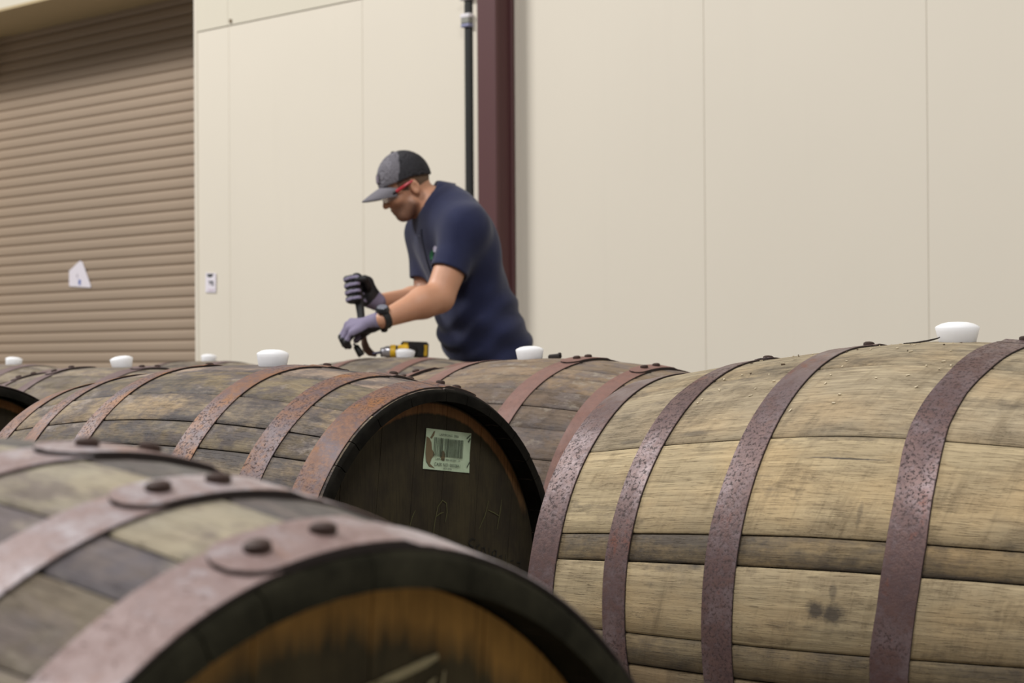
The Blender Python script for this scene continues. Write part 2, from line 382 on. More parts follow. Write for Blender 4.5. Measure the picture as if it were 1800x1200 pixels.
inroot(sg, wall_poly('notice_sheet', [(361.5, 479), (379.5, 480), (379, 514), (361, 513.5)], .006, M_PAPER))
inroot(sg, wall_poly('printed_mark', [(363.5, 481.5), (375, 481), (372.5, 486), (368, 487.5), (364.5, 485.5)], .0075, M_INK))
inroot(sg, wall_poly('printed_digit', [(366.5, 493.5), (370.3, 493.5), (370.3, 495.3), (369, 500.5), (367.8, 500.5), (368.9, 495.6), (366.5, 495.6)], .0075, M_INK))
inroot(sg, wall_poly('printed_digit', [(371.2, 493.5), (375, 493.5), (375, 495.2), (372.6, 495.4), (374.8, 497), (374.6, 502), (372, 502), (373, 499.5), (371.2, 498)], .0075, M_INK))
inroot(sg, wall_poly('printed_line', [(365.5, 507.5), (376.5, 507.5), (376.5, 511), (365.5, 511)], .0075, plain('mauve_ink', lin(205, 192, 204), .8)))
sb = wall_poly('wall_stain', [(402.5, 33.5), (406, 33.5), (406.5, 40), (402.5, 40)], .012, plain('rusty_stain', lin(120, 104, 84), .7), thick=.008)  # raised plate standing in for a stain mark on the seam
tag(sb, 'small rusty stain mark on the wall seam near the top left', 'stain')

# ------------------------------------------------------------------ barrels
L = 0.9
class Frame: pass
def barrel_frame(c, yaw, tilt, Rh, Rb, pw):
    F = Frame(); F.a = np.array([math.sin(yaw) * math.cos(tilt), math.cos(yaw) * math.cos(tilt), math.sin(tilt)])
    s = np.cross(F.a, [0, 0, 1]); s /= np.linalg.norm(s); F.u = np.cross(s, F.a); F.y = -s
    F.c = np.asarray(c, float); F.Rh, F.Rb, F.pw = Rh, Rb, pw
    F.base = F.c - F.u * Rb
    F.M = Matrix((F.a, F.y, F.u)).transposed()
    F.inv = np.array([F.a, F.y, F.u])
    return F
def rprof(F, x): return F.Rb - (F.Rb - F.Rh) * (abs(x) / (L / 2)) ** F.pw
def tw(F, x, phi, r):                                 # barrel coordinates -> local (origin on the axis)
    return (x, r * math.sin(phi), r * math.cos(phi))
def to_world(F, p): return F.c + F.a * p[0] + F.y * p[1] + F.u * p[2]
def head_hit(F, px, py, x):                           # pixel -> (y,z) on the plane local x = const
    d = ray(px, py); n = F.a; p0 = F.c + F.a * x; lam = ((p0 - EYEP) @ n) / (d @ n); q = F.inv @ (EYEP + d * lam - F.c); return q[1], q[2]

def barrel(key, F, bounds, cols, woodm, rustm, endm, headm, hoops, laps, label, group, NX=24, seed=1, warp=None, gapmul=1.0):
    rnd = random.Random(seed)
    root = empty('oak_barrel', F.base); root.rotation_euler = F.M.to_euler()
    tag(root, label, 'barrel', group)
    off = F.Rb                                        # parts are written around the axis; the root sits below it
    def P(x, phi, r): return (x, r * math.sin(phi), r * math.cos(phi) + off)
    nb = len(bounds)
    xs = [-L / 2, -L / 2 + .006] + [(-L / 2 + .02) + (L - .04) * i / (NX - 1) for i in range(NX)] + [L / 2 - .006, L / 2]
    for i in range(nb):
        p0 = R_(bounds[i]); p1 = R_(bounds[(i + 1) % nb] + (360 if i == nb - 1 else 0))
        g = rnd.uniform(.0004, .0011) * gapmul / F.Rb; be = .003 / F.Rb; na = max(2, round(math.degrees(p1 - p0) / 4.5))
        a0, a1 = p0 + g, p1 - g
        ang = [(a0, -.0022), (a0 + be, 0)] + [(a0 + be + (a1 - a0 - 2 * be) * k / na, 0) for k in range(1, na)] + [(a1 - be, 0), (a1, -.0022)]
        dr = rnd.uniform(-.0009, .0009); v = []; uv = []; f = []; fm = []; ph = rnd.uniform(0, 6)
        for xi, x in enumerate(xs):
            ed = .004 if xi in (0, len(xs) - 1) else 0
            r0 = rprof(F, x) + dr - ed
            for (an, d) in ang:
                jit = .00035 * math.sin(40 * x + ph + 9 * an) - (.0012 if xi < 3 or xi > len(xs) - 4 else 0) * gapmul * .7 * (1 if an in (ang[0][0], ang[-1][0]) else 0) * -1
                v.append(P(x, an + jit * (1 if an > (a0 + a1) / 2 else -1), r0 + d * (.25 if xi < 3 or xi > len(xs) - 4 else 1))); uv.append((x, an * F.Rb))
            ri = rprof(F, x) - .027 + (.007 if xi < 3 or xi > len(xs) - 4 else 0)
            for q_ in range(na + 1): an = a1 + (a0 - a1) * q_ / na; v.append(P(x, an, ri)); uv.append((x, an * F.Rb))
        n = len(ang) + na + 1
        for q in range(len(xs) - 1):
            for k in range(n):
                f.append((q * n + k, q * n + (k + 1) % n, (q + 1) * n + (k + 1) % n, (q + 1) * n + k)); fm.append(0 if k < len(ang) - 1 and 0 < q < len(xs) - 2 else (1 if k >= len(ang) or q in (0, len(xs) - 2) else 0))
        f.append(tuple(range(n))[::-1]); f.append(tuple((len(xs) - 1) * n + k for k in range(n))); fm += [1, 1]
        o = mk('stave', v, f, None, root, uv=uv, sharp=50, mats=[woodm, endm], fmat=fm)
        l2 = o.data.uv_layers.new(name='across'); acr = np.array([((x_ - a0 * F.Rb) / ((a1 - a0) * F.Rb)) for (_, x_) in uv], np.float32)
        vi = np.zeros(len(o.data.loops), np.int32); o.data.loops.foreach_get('vertex_index', vi); l2.data.foreach_set('uv', np.stack([acr[vi], acr[vi]], 1).ravel())
        c, al = cols(i, (bounds[i] + bounds[(i + 1) % nb] + (360 if i == nb - 1 else 0)) / 2, rnd)
        o.color = (*c, al)
    # heads
    for side, nbd in ((-1, 7), (1, 5)):
        hx = side * (L / 2 - .036); rr = rprof(F, hx) - .0265
        ws = [rnd.uniform(.8, 1.25) for _ in range(nbd)]; tot = sum(ws); y = -rr; th = .02
        for wd in ws:
            y0 = y + .0006; y1 = y + 2 * rr * wd / tot - .0006; y += 2 * rr * wd / tot
            ys = [y0 + (y1 - y0) * k / 5 for k in range(6)]
            top = [(t, math.sqrt(max(rr * rr - t * t, 1e-6))) for t in ys]; poly = top + [(t, -z) for t, z in top[::-1]]
            if headm[2]: ca, sa = math.cos(headm[2]), math.sin(headm[2]); poly = [(ca * p - sa * q, sa * p + ca * q) for p, q in poly]
            n = len(poly); v = [(hx, p, q + off) for p, q in poly] + [(hx - side * th, p, q + off) for p, q in poly]
            f = [tuple(range(n)) if side > 0 else tuple(range(n))[::-1], tuple(range(n, 2 * n))[::-1] if side > 0 else tuple(range(n, 2 * n))]
            f += [((i + 1) % n, i, i + n, (i + 1) % n + n) if side > 0 else (i, (i + 1) % n, (i + 1) % n + n, i + n) for i in range(n)]
            # head material measures radius about the axis: move the mesh origin onto it
            o = mk('head_board', [(p[0], p[1], p[2] - off) for p in v], f, headm[0] if side < 0 else headm[1], root, smooth=False); o.location = (0, 0, off)
    # hoops
    NS = 150
    for hi, (t0, t1) in enumerate(hoops):
        v = []; uv = []; f = []; wob = rnd.uniform(0, 6)
        def edges(phd):
            if warp and hi in warp:
                wn, wf = warp[hi]; return np.interp(phd, *zip(*wn)) - L / 2, np.interp(phd, *zip(*wf)) - L / 2
            d = .0012 * math.sin(R_(phd) * 3 + wob) + .0006 * math.sin(R_(phd) * 11 + wob * 2)
            return t0 + d - L / 2, t1 + d - L / 2
        th = .0028
        def sec(phd, lift, frac0=0., frac1=1., base=.0):
            x0, x1 = edges(phd); m0 = x0 + (x1 - x0) * frac0; m1 = x0 + (x1 - x0) * frac1; p = R_(phd); e = .0006
            rf = lambda x: rprof(F, x) + base
            return [P(m0, p, rf(m0)), P(m0, p, rf(m0) + lift - e), P(m0 + e, p, rf(m0) + lift), P(m1 - e, p, rf(m1) + lift), P(m1, p, rf(m1) + lift - e), P(m1, p, rf(m1))], [(m0, p * F.Rb), (m0, p * F.Rb), (m0, p * F.Rb), (m1, p * F.Rb), (m1, p * F.Rb), (m1, p * F.Rb)]
        for k in range(NS + 1):
            phd = -180 + 360 * k / NS
            a_, b2 = sec(phd, th); v += a_; uv += b2
        for k in range(NS):
            for j in range(5):
                f.append((k * 6 + j, k * 6 + j + 1, (k + 1) * 6 + j + 1, (k + 1) * 6 + j))
        f = [q[::-1] for q in f]
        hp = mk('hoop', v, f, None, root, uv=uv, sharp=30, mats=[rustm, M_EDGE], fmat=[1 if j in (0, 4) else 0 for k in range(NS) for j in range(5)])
        lp = laps.get(hi)
        if lp:
            pa, pb = lp[0], lp[1]; v = []; uv = []; f = []; n = 16
            wdeg = math.degrees((t1 - t0) * .5 / F.Rb)
            for k in range(n + 1):
                q = k / n; phd = pa + (pb - pa) * (1 - (1 - q) ** 1.6)
                rem = abs(pb - phd) / wdeg; fr = .5 * (1 - math.sqrt(max(0, 1 - min(1, 1 - min(rem, 1)) ** 2))) if rem < 1 else 0
                fr = min(fr, .40)
                a_, b2 = sec(phd, th * (2.1 if q > .12 else 1.15), fr * lp[4][0] if len(lp) > 4 else fr, 1 - (fr * lp[4][1] if len(lp) > 4 else fr), 0.0); v += a_; uv += b2
            for k in range(n):
                for j in range(5): f.append((k * 6 + j, k * 6 + j + 1, (k + 1) * 6 + j + 1, (k + 1) * 6 + j))
            f.append((0, 1, 2, 3, 4, 5)); f.append(tuple(n * 6 + j for j in range(6))[::-1])
            if pb > pa: f = [q[::-1] for q in f]
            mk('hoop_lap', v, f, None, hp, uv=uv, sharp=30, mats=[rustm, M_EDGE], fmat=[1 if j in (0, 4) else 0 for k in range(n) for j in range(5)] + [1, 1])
            for rp in lp[2:4]:
                x0, x1 = edges(rp); xm = (x0 + x1) / 2; r = rprof(F, xm) + th * 1.9; p = R_(rp); c = np.array(P(xm, p, r)); nr = np.array([0, math.sin(p), math.cos(p)])
                t1_ = np.array([1.0, 0, 0]); t2 = np.cross(nr, t1_); v = []; f = []; prf = [(.0074, -.002), (.0080, .0018), (.0076, .0042), (.0052, .0056), (0.0015, .0061)]; nn = 14
                for (rr_, hh) in prf:
                    for q in range(nn): aa = 2 * math.pi * q / nn; v.append(c + nr * hh + rr_ * (math.cos(aa) * t1_ + math.sin(aa) * t2))
                for q in range(len(prf) - 1):
                    for z in range(nn): f.append((q * nn + z, q * nn + (z + 1) % nn, (q + 1) * nn + (z + 1) % nn, (q + 1) * nn + z))
                f.append(tuple((len(prf) - 1) * nn + z for z in range(nn)))
                mk('rivet', v, f, M_RIVET, hp, sharp=45)
    # timber skids carry the barrel
    return root
M_RIVET = plain('rusted_rivet', lin(66, 49, 43), .65, .2, .25, 200)

def rand_bounds(fixed, seed, lo=7, hi=13):
    """fixed seams (degrees, 0 = top, + towards the camera) completed to a full circle"""
    r = random.Random(seed); b = sorted(fixed); out = list(b); x = b[-1]; end = b[0] + 360
    while end - x > hi + lo: x += r.uniform(lo, hi); out.append(x)
    return out

F_M = barrel_frame((-.475, 3.619, EYE - .372), -.907, -.002, .322, .366, 1.888)
F_R = barrel_frame((.586, 2.686, EYE - .351), -.897, -.008, .326, .372, 1.451)
F_F = barrel_frame((-.416, 1.394, EYE - .410), -.855, .020, .313, .361, 2.026)
F_B = barrel_frame((.059, 4.178, EYE - .369), -.822, -.012, .321, .371, 2.046)
def from_bung(px, py, D, x, yaw=-.87, tilt=0.0, Rh=.321, Rb=.368, pw=2.0):
    F = barrel_frame((0, 0, 0), yaw, tilt, Rh, Rb, pw); p = at(px, py, D)
    return barrel_frame(p - F.u * (rprof(F, x)) - F.a * x, yaw, tilt, Rh, Rb, pw)
F_W = from_bung(712, 628, 6.1, -.03, -.86)
F_L1 = from_bung(215, 645, 5.26, -.03, -.87)
F_L3 = from_bung(367, 634, 7.3, -.03, -.86)
F_L2 = from_bung(24, 640, 6.75, -.03, -.87)
F_L0 = barrel_frame((-1.505, 4.655, EYE - .372), -.88, 0.0, .322, .366, 1.95)

HO = lambda n1, w1, n2, w2, n3, w3, n4, w4, n5, w5, n6, w6: [(n1, n1 + w1), (n2, n2 + w2), (n3, n3 + w3), (n4, n4 + w4), (n5, n5 + w5), (n6, n6 + w6)]
H_M = HO(.010, .053, .131, .046, .292, .048, .571, .043, .733, .042, .841, .052)
H_R = HO(.006, .05, .12, .042, .315, .048, .561, .047, .736, .041, .869, .051)
H_F = HO(.004, .048, .121, .042, .254, .05, .550, .047, .718, .042, .843, .053)
H_B = HO(.004, .053, .108, .037, .283, .046, .574, .047, .718, .042, .843, .053)
H_S = HO(.004, .05, .125, .04, .285, .046, .57, .046, .735, .04, .846, .05)
WARP_R = {2: ([(-10, .3115), (12, .3115), (24, .315), (33, .321), (43, .3215), (55, .3135), (69, .308), (77, .310), (85, .315), (94, .322), (105, .325)],
              [(-10, .363), (17, .363), (28, .364), (37, .369), (44, .370), (50, .367), (55.5, .362), (61, .359), (71, .358), (81, .361), (90, .369), (105, .372)]),
          3: ([(0, .560), (30, .561), (60, .561), (100, .562)], [(0, .603), (20, .603), (30, .606), (55, .608), (68, .611), (85, .609), (100, .608)]),
          4: ([(0, .728), (18, .729), (40, .733), (60, .739), (75, .739), (90, .736), (100, .733)], [(0, .762), (16, .764), (23, .769), (31, .775), (60, .777), (75, .779), (90, .775), (100, .774)])}

def cols_R(i, mid, r):
    table = [(-8, 23, (160, 147, 123), .56), (23, 46.8, (168, 154, 129), .50), (46.8, 68.9, (180, 163, 131), .46), (68.9, 75.2, (142, 125, 96), .86), (75.2, 90.4, (168, 152, 122), .48), (90.4, 97, (124, 110, 86), .66)]
    for a, b, c, al in table:
        if a < mid < b: return lin(*c), al
    k = r.uniform(.85, 1.05); return lin(150 * k, 132 * k, 104 * k), .5
def cols_M(i, mid, r):
    k = r.uniform(.9, 1.1); h = r.uniform(-5, 5)
    return lin(146 * k, (131 + h * .3) * k, (113 - h) * k), r.uniform(.74, .92)
def cols_F(i, mid, r):
    table = [(-14, 1.3, (112, 108, 104), .62), (1.3, 16.2, (164, 156, 138), .46), (16.2, 24.5, (104, 98, 102), .70), (24.5, 36, (120, 110, 96), .66)]
    for a, b, c, al in table:
        if a < mid < b: return lin(*c), al
    k = r.uniform(.9, 1.1); return lin(125 * k, 116 * k, 102 * k), .6
def cols_B(i, mid, r):
    k = r.uniform(.92, 1.08)
    return (lin(146 * k, 128 * k, 108 * k), .5) if mid < 33 else (lin(120 * k, 105 * k, 92 * k), .66)
def cols_S(i, mid, r):
    k = r.uniform(.88, 1.1); return lin(140 * k, 129 * k, 112 * k), r.uniform(.5, .68)

HM = MH['M']
B = {}
B['R'] = barrel('R', F_R, rand_bounds([-8, 23, 46.8, 68.9, 75.2, 90.4, 97], 3), cols_R, MW['pale'], MR['R'], ME['dark'], (HM, HM, 0), H_R,
    {3: (0, -20, -5, -13), 2: (4, -18, -1, -9), 4: (-16, -1, -5, -12)}, 'largest pale tan oak barrel with purple brown hoops at the right edge', 'oak barrels lying on their sides', 34, 11, WARP_R, 1.2)
B['M'] = barrel('M', F_M, rand_bounds([-3, 13.7, 29.6, 41.5, 50.4, 63], 5), cols_M, MW['grey'], MR['M'], ME['dark'], (HM, HM, .12), H_M,
    {0: (-2, -22, -7.5, -15), 1: (-3, -23, -9.6, -16.7), 2: (-4, -23, -9.7, -17.3), 3: (2, -18, -5.5, -13)}, 'mottled brown oak barrel with a blackened head bearing a green barcode label', 'oak barrels lying on their sides', 28, 22, None, 1.3)
B['F'] = barrel('F', F_F, rand_bounds([-14, 1.3, 16.2, 24.5, 36], 7), cols_F, MW['dull'], MR['F'], ME['olive'], (MH['F'], MH['F'], .05), H_F,
    {0: (-9, 16.5, 11.7, 3.2), 1: (-12, 12, 6.9, -.6), 2: (-20, 4, -1.7, -9.9)}, 'out of focus barrel with an orange stained head at the lower left corner', 'oak barrels lying on their sides', 30, 33)
B['B'] = barrel('B', F_B, rand_bounds([-6, 9, 17, 23.5, 32, 40, 49, 60], 9), cols_B, MW['dull'], MR['B'], ME['dark'], (HM, HM, 0), H_B,
    {2: (-8, 13, 7, 1.3), 1: (-8, 14, 8, 1.7), 4: (2, 26, 19, 12.5)}, 'dull brown barrel with red brown hoops lying just behind the barcode labelled barrel', 'oak barrels lying on their sides', 22, 44)
B['W'] = barrel('W', F_W, rand_bounds([-5, 8, 19, 31, 42], 13), cols_S, MW['grey'], MR['B'], ME['dark'], (HM, HM, 0), H_S,
    {}, 'greyish oak barrel the man is working on with a yellow drill on top', 'oak barrels lying on their sides', 18, 55)
B['L1'] = barrel('L1', F_L1, rand_bounds([-5, 8, 19, 31, 42], 15), cols_S, MW['dull'], MR['L'], ME['dark'], (HM, HM, 0), H_S,
    {1: (-10, 9, 4, -4), 2: (-10, 9, 4, -4), 3: (-9, 18, 14, 5), 4: (-9, 18, 14, 6)}, 'barrel with a tilted white bung behind the left end of the mottled barrel', 'oak barrels lying on their sides', 16, 66)
B['L2'] = barrel('L2', F_L2, rand_bounds([-5, 8, 19, 31, 42], 17), cols_S, MW['dull'], MR['L'], ME['dark'], (HM, HM, 0), H_S,
    {}, 'distant barrel at the far left edge with the leftmost white bung', 'oak barrels lying on their sides', 14, 77)
B['L3'] = barrel('L3', F_L3, rand_bounds([-5, 8, 19, 31, 42], 19), cols_S, MW['dull'], MR['L'], ME['dark'], (HM, HM, 0), H_S,
    {}, 'farthest barrel, mostly hidden, below the small notice on the cream wall', 'oak barrels lying on their sides', 14, 88)
B['L0'] = barrel('L0', F_L0, rand_bounds([-5, 8, 19, 31, 42], 21), cols_S, MW['dull'], MR['L'], ME['dark'], (HM, HM, 0), H_S,
    {}, 'barrel cut off by the left photo edge with only its dark round end showing', 'oak barrels lying on their sides', 14, 99)
FR = {'R': F_R, 'M': F_M, 'F': F_F, 'B': F_B, 'W': F_W, 'L1': F_L1, 'L2': F_L2, 'L3': F_L3, 'L0': F_L0}

# timber skids under each barrel
SKN = {'R': 'pale right barrel', 'M': 'mottled labelled barrel', 'F': 'blurred front barrel', 'B': 'dull brown barrel', 'W': 'barrel with the drill', 'L1': 'barrel with tilted bung', 'L2': 'far left barrel', 'L3': 'farthest barrel', 'L0': 'barrel cut off left'}
for k, F in FR.items():
    for x in (-.24, .24):
        p = F.c + F.a * x; zt = p[2] - rprof(F, x) - .003; Mx = np.array([[F.a[0], -F.a[1], 0], [F.a[1], F.a[0], 0], [0, 0, 1]])
        Mx /= np.linalg.norm(Mx[:, 0]); Mx[:, 2] = (0, 0, 1)
        root = empty('timber_skid', (p[0], p[1], 0)); tag(root, 'rough timber skid under the %s end of the %s' % ('near' if x < 0 else 'far', SKN[k]), 'timber', 'timber skids under the barrels')
        b = MB(); b.box((0, 0, zt / 2), (.09, .56, zt), Mx, bev=.004); b.build('beam', M_TIMBER, root, smooth=False)
        b = MB()
        for s in (-1, 1):
            v = [(-.045, s * .10, zt), (.045, s * .10, zt), (-.045, s * .22, zt), (.045, s * .22, zt), (-.045, s * .22, zt + .052), (.045, s * .22, zt + .052)]
            v = [tuple(np.array(q) @ Mx.T) for q in v]
            b.add(v, [(0, 2, 3, 1), (0, 1, 5, 4), (2, 4, 5, 3), (0, 4, 2), (1, 3, 5)])
        b.build('wedge', M_TIMBER, root, smooth=False)

# bungs
def bung(F, x, phi, label, tilt=(0, 0), rb=.0262, rt=.0302, h=.026):
    p = R_(phi); r = rprof(F, x); loc = to_world(F, (x, r * math.sin(p), r * math.cos(p)))
    o_ = []; prf = [(rb * .93, -.018), (rb, -.001), (rb + (rt - rb) * .75, h * .5), (rt, h * .70), (rt * .99, h * .74), (rt * .90, h * .81), (rt * .70, h * .91), (rt * .42, h * .98), (.0005, h)]
    n = 28; v = []; f = []
    for (a, z) in prf:
        for q in range(n): t = 2 * math.pi * q / n; v.append((a * math.cos(t), a * math.sin(t), z))
    for i in range(len(prf) - 1):
        for q in range(n): f.append((i * n + q, i * n + (q + 1) % n, (i + 1) * n + (q + 1) % n, (i + 1) * n + q))
    f.append(tuple(range(n))[::-1]); f.append(tuple((len(prf) - 1) * n + q for q in range(n)))
    o = mk('bung', v, f, M_BUNG, None, sharp=60); o.location = loc
    nz = F.y * math.sin(p) + F.u * math.cos(p)
    o.rotation_euler = (Vector(nz) + Vector((tilt[0], tilt[1], 0))).normalized().to_track_quat('Z', 'X').to_euler()
    tag(o, label, 'bung', 'white bungs in the barrel tops'); return o
bung(F_R, -.024, 1.5, 'largest white silicone bung on top of the pale barrel at the right', (.02, 0), .0245, .0295, .0265)
bung(F_M, -.066, 1.5, 'white bung on top of the mottled barrel with the black head', (.04, 0), .0255, .029, .0285)
bung(F_B, .016, 1.5, 'white domed bung behind the man, beside a black rubber block', (.0, 0), .026, .0295, .027)
bung(F_W, -.03, 0, 'white bung in front of the yellow and black drill', (.06, 0), .0265, .0305, .027)
bung(F_L1, -.03, 0, 'white bung tilted to one side in front of the roller door', (-.12, 0), .0255, .0305, .030)
bung(F_L2, -.03, 0, 'leftmost and smallest white bung by the left photo edge', (.08, 0), .0262, .0285, .025)
bung(F_L3, -.03, 0, 'white bung below the small notice on the wall beside the roller door', (.05, 0), .0262, .0285, .025)

# ------------------------------------------------------------------ marks on the barrel heads
def text_mesh(body, size, extr=0.0):
    cu = bpy.data.curves.new('t', 'FONT'); cu.body = body; cu.size = size; cu.align_x = 'CENTER'; cu.align_y = 'CENTER'; cu.extrude = extr; cu.resolution_u = 2
    ob = bpy.data.objects.new('t', cu); COL.objects.link(ob); dg = bpy.context.evaluated_depsgraph_get()
    me = bpy.data.meshes.new_from_object(ob.evaluated_get(dg)); v = [tuple(p.co) for p in me.vertices]; f = [tuple(p.vertices) for p in me.polygons]
    bpy.data.objects.remove(ob); bpy.data.curves.remove(cu); bpy.data.meshes.remove(me); return np.array(v), f
XH = -(L / 2 - .036)
cor = np.array([head_hit(F_M, px, py, XH) for px, py in ((748.5, 752), (827, 761.5), (823.5, 831), (742.5, 823.5))])
def lab_pt(u, v, off):                                 # u right 0..1, v down 0..1 on the label
    q = cor[0] * (1 - u) * (1 - v) + cor[1] * u * (1 - v) + cor[2] * u * v + cor[3] * (1 - u) * v
    return (XH - off, q[0], q[1] + F_M.Rb)
def label_paper():
    n = NT('pale_green_label'); o = n.obj(); a = n.noise(o, 26, None, 5, .6); b = n.noise(o, 9, None, 4, .6)
    c = n.mix(n.maprange(a, .35, .7), lin(206, 226, 196), lin(186, 208, 176)); c = n.mix(n.maprange(b, .56, .64, 0, .55), c, lin(150, 150, 112))
    return n.set(Base_Color=c, Roughness=.5)
N_ = 6; v = [lab_pt(i / N_, j / N_, .0012 + .0006 * math.sin(i * 1.3 + j)) for j in range(N_ + 1) for i in range(N_ + 1)]
f = [(j * (N_ + 1) + i, (j + 1) * (N_ + 1) + i, (j + 1) * (N_ + 1) + i + 1, j * (N_ + 1) + i + 1) for j in range(N_) for i in range(N_)]
lab = mk('paper_label', v, f, label_paper(), B['M']); lab['label'] = 'pale green paper label with a barcode'
M_PRINT = plain('label_print', lin(60, 72, 56), .6)
b = MB(); rnd = random.Random(5); u = .185
pat = [.9, .5, .9, .4, 1.3, .7, .5, .5, 1.2, 1.2, .5, .4]
while u < .845:
    dense = .50 < u < .66
    wd = rnd.choice([.007, .010, .016, .024]) if not dense else rnd.choice([.006, .008]); gp = rnd.choice([.007, .010, .016]) if not dense else .005
    if u + wd < .845: b.add([lab_pt(u, .20, .0026), lab_pt(u, .66, .0026), lab_pt(u + wd, .66, .0026), lab_pt(u + wd, .20, .0026)], [(0, 1, 2, 3)])
    u += wd + gp
b.build('barcode', M_PRINT, lab, smooth=False)
def label_text(body, cu, cv, width, height, parent=lab, mat=M_PRINT):
    tv, tf = text_mesh(body, 1.0); w0 = tv[:, 0].max() - tv[:, 0].min(); h0 = tv[:, 1].max() - tv[:, 1].min(); cx = (tv[:, 0].max() + tv[:, 0].min()) / 2; cy = (tv[:, 1].max() + tv[:, 1].min()) / 2
    v = [lab_pt(cu + (p[0] - cx) / w0 * width, cv - (p[1] - cy) / h0 * height, .0026) for p in tv]
    mk('printed_text', v, tf, mat, parent, smooth=False)
label_text('LAPHROAIG  2006', .50, .118, .42, .058)
label_text('LAPH 200 060 002841 1A', .51, .725, .54, .05)
label_text('CASK NO: 0002841', .50, .855, .56, .085)
label_text('001-006', .51, .945, .18, .045)
M_DIRT = plain('brown_label_stain', lin(120, 104, 76), .8, 0, .2, 60)
for blob in ([(.01, .20), (.08, .24), (.13, .34), (.15, .5), (.22, .62), (.16, .72), (.13, .86), (.24, .96), (.12, .93), (.05, .80), (.02, .6)], [(.12, .17), (.16, .06), (.19, .05), (.17, .16), (.13, .24), (.09, .22)],
             [(.34, .55), (.40, .5), (.45, .6), (.43, .76), (.36, .74)]):
    mk('label_stain', [lab_pt(a, c, .0021) for a, c in blob], [tuple(range(len(blob)))], M_DIRT, lab, smooth=False)
for st in ([(.895, .14), (.98, .03), (.99, .05), (.91, .155)], [(.93, .22), (.97, .12), (.995, .14), (.95, .24)], [(.93, .86), (.99, .70), (1.0, .72), (.945, .875)]):
    mk('label_scuff', [lab_pt(a, c, .0023) for a, c in st], [tuple(range(len(st)))], M_PRINT, lab, smooth=False)
# chalk strokes and pencilled word on the same head
def stroke(F, root, pix, wpx, mat, name, x=XH, off=.0012):
    pts = [np.array(head_hit(F, px, py, x)) for px, py in pix]; v = []; f = []
    sc_ = wpx * .5
    for i, p in enumerate(pts):
        t = pts[min(i + 1, len(pts) - 1)] - pts[max(i - 1, 0)]; t /= np.linalg.norm(t); nrm = np.array([-t[1], t[0]])
        k = sc_ * (.55 if i in (0, len(pts) - 1) else 1)
        for sg in (1, -1): q = p + nrm * k * sg; v.append((x - off, q[0], q[1] + F.Rb))
    for i in range(len(pts) - 1): f.append((2 * i, 2 * i + 1, 2 * i + 3, 2 * i + 2))
    return mk(name, v, f, mat, root, smooth=False)
M_CHALK = plain('faded_yellow_chalk', lin(88, 86, 52), .9, 0, .3, 300)
for pix in ([(729, 897), (724, 908), (718, 930)], [(760, 942), (764, 915), (769, 890), (777, 879), (784, 884), (785, 900), (782, 918)], [(765, 908), (773, 902), (779, 900)],
            [(858, 880), (852, 905), (841, 930)], [(881, 878), (878, 900), (873, 930)], [(857, 896), (868, 901), (877, 907)]):
    stroke(F_M, B['M'], pix, .0018, M_CHALK, 'chalk_stroke')
M_PENCIL = plain('black_pencil', lin(20, 17, 13), .8)
for pix in ([(835, 948), (829, 946), (823, 954), (826, 958), (832, 962), (829, 967), (823, 966)], [(843, 956), (838, 960), (837, 968), (841, 972)], [(845, 972), (847, 963), (851, 962), (853, 974)], [(859, 962), (859, 976)],
            [(869, 966), (864, 972), (866, 978), (871, 976), (872, 968), (869, 966)], [(876, 978), (881, 976), (881, 984)], [(888, 974), (888, 988)], [(896, 986), (902, 984)], [(907, 988), (914, 988), (912, 998)]):
    stroke(F_M, B['M'], pix, .0030, M_PENCIL, 'pencil_stroke')
M_PAINTW = plain('faded_white_paint', lin(196, 184, 146), .7, 0, .12, 60)
stroke(F_F, B['F'], [(768, 1152), (745, 1164), (715, 1178), (680, 1194), (640, 1212)], .0056, M_PAINTW, 'paint_stroke')
stroke(F_F, B['F'], [(690, 1196), (650, 1206), (620, 1220)], .0045, M_PAINTW, 'paint_stroke')
stroke(F_F, B['F'], [(779, 1178), (776, 1200), (770, 1216)], .0022, M_PAINTW, 'paint_stroke')
stroke(F_F, B['F'], [(764, 1192), (752, 1202), (745, 1214)], .0026, M_PAINTW, 'paint_stroke')

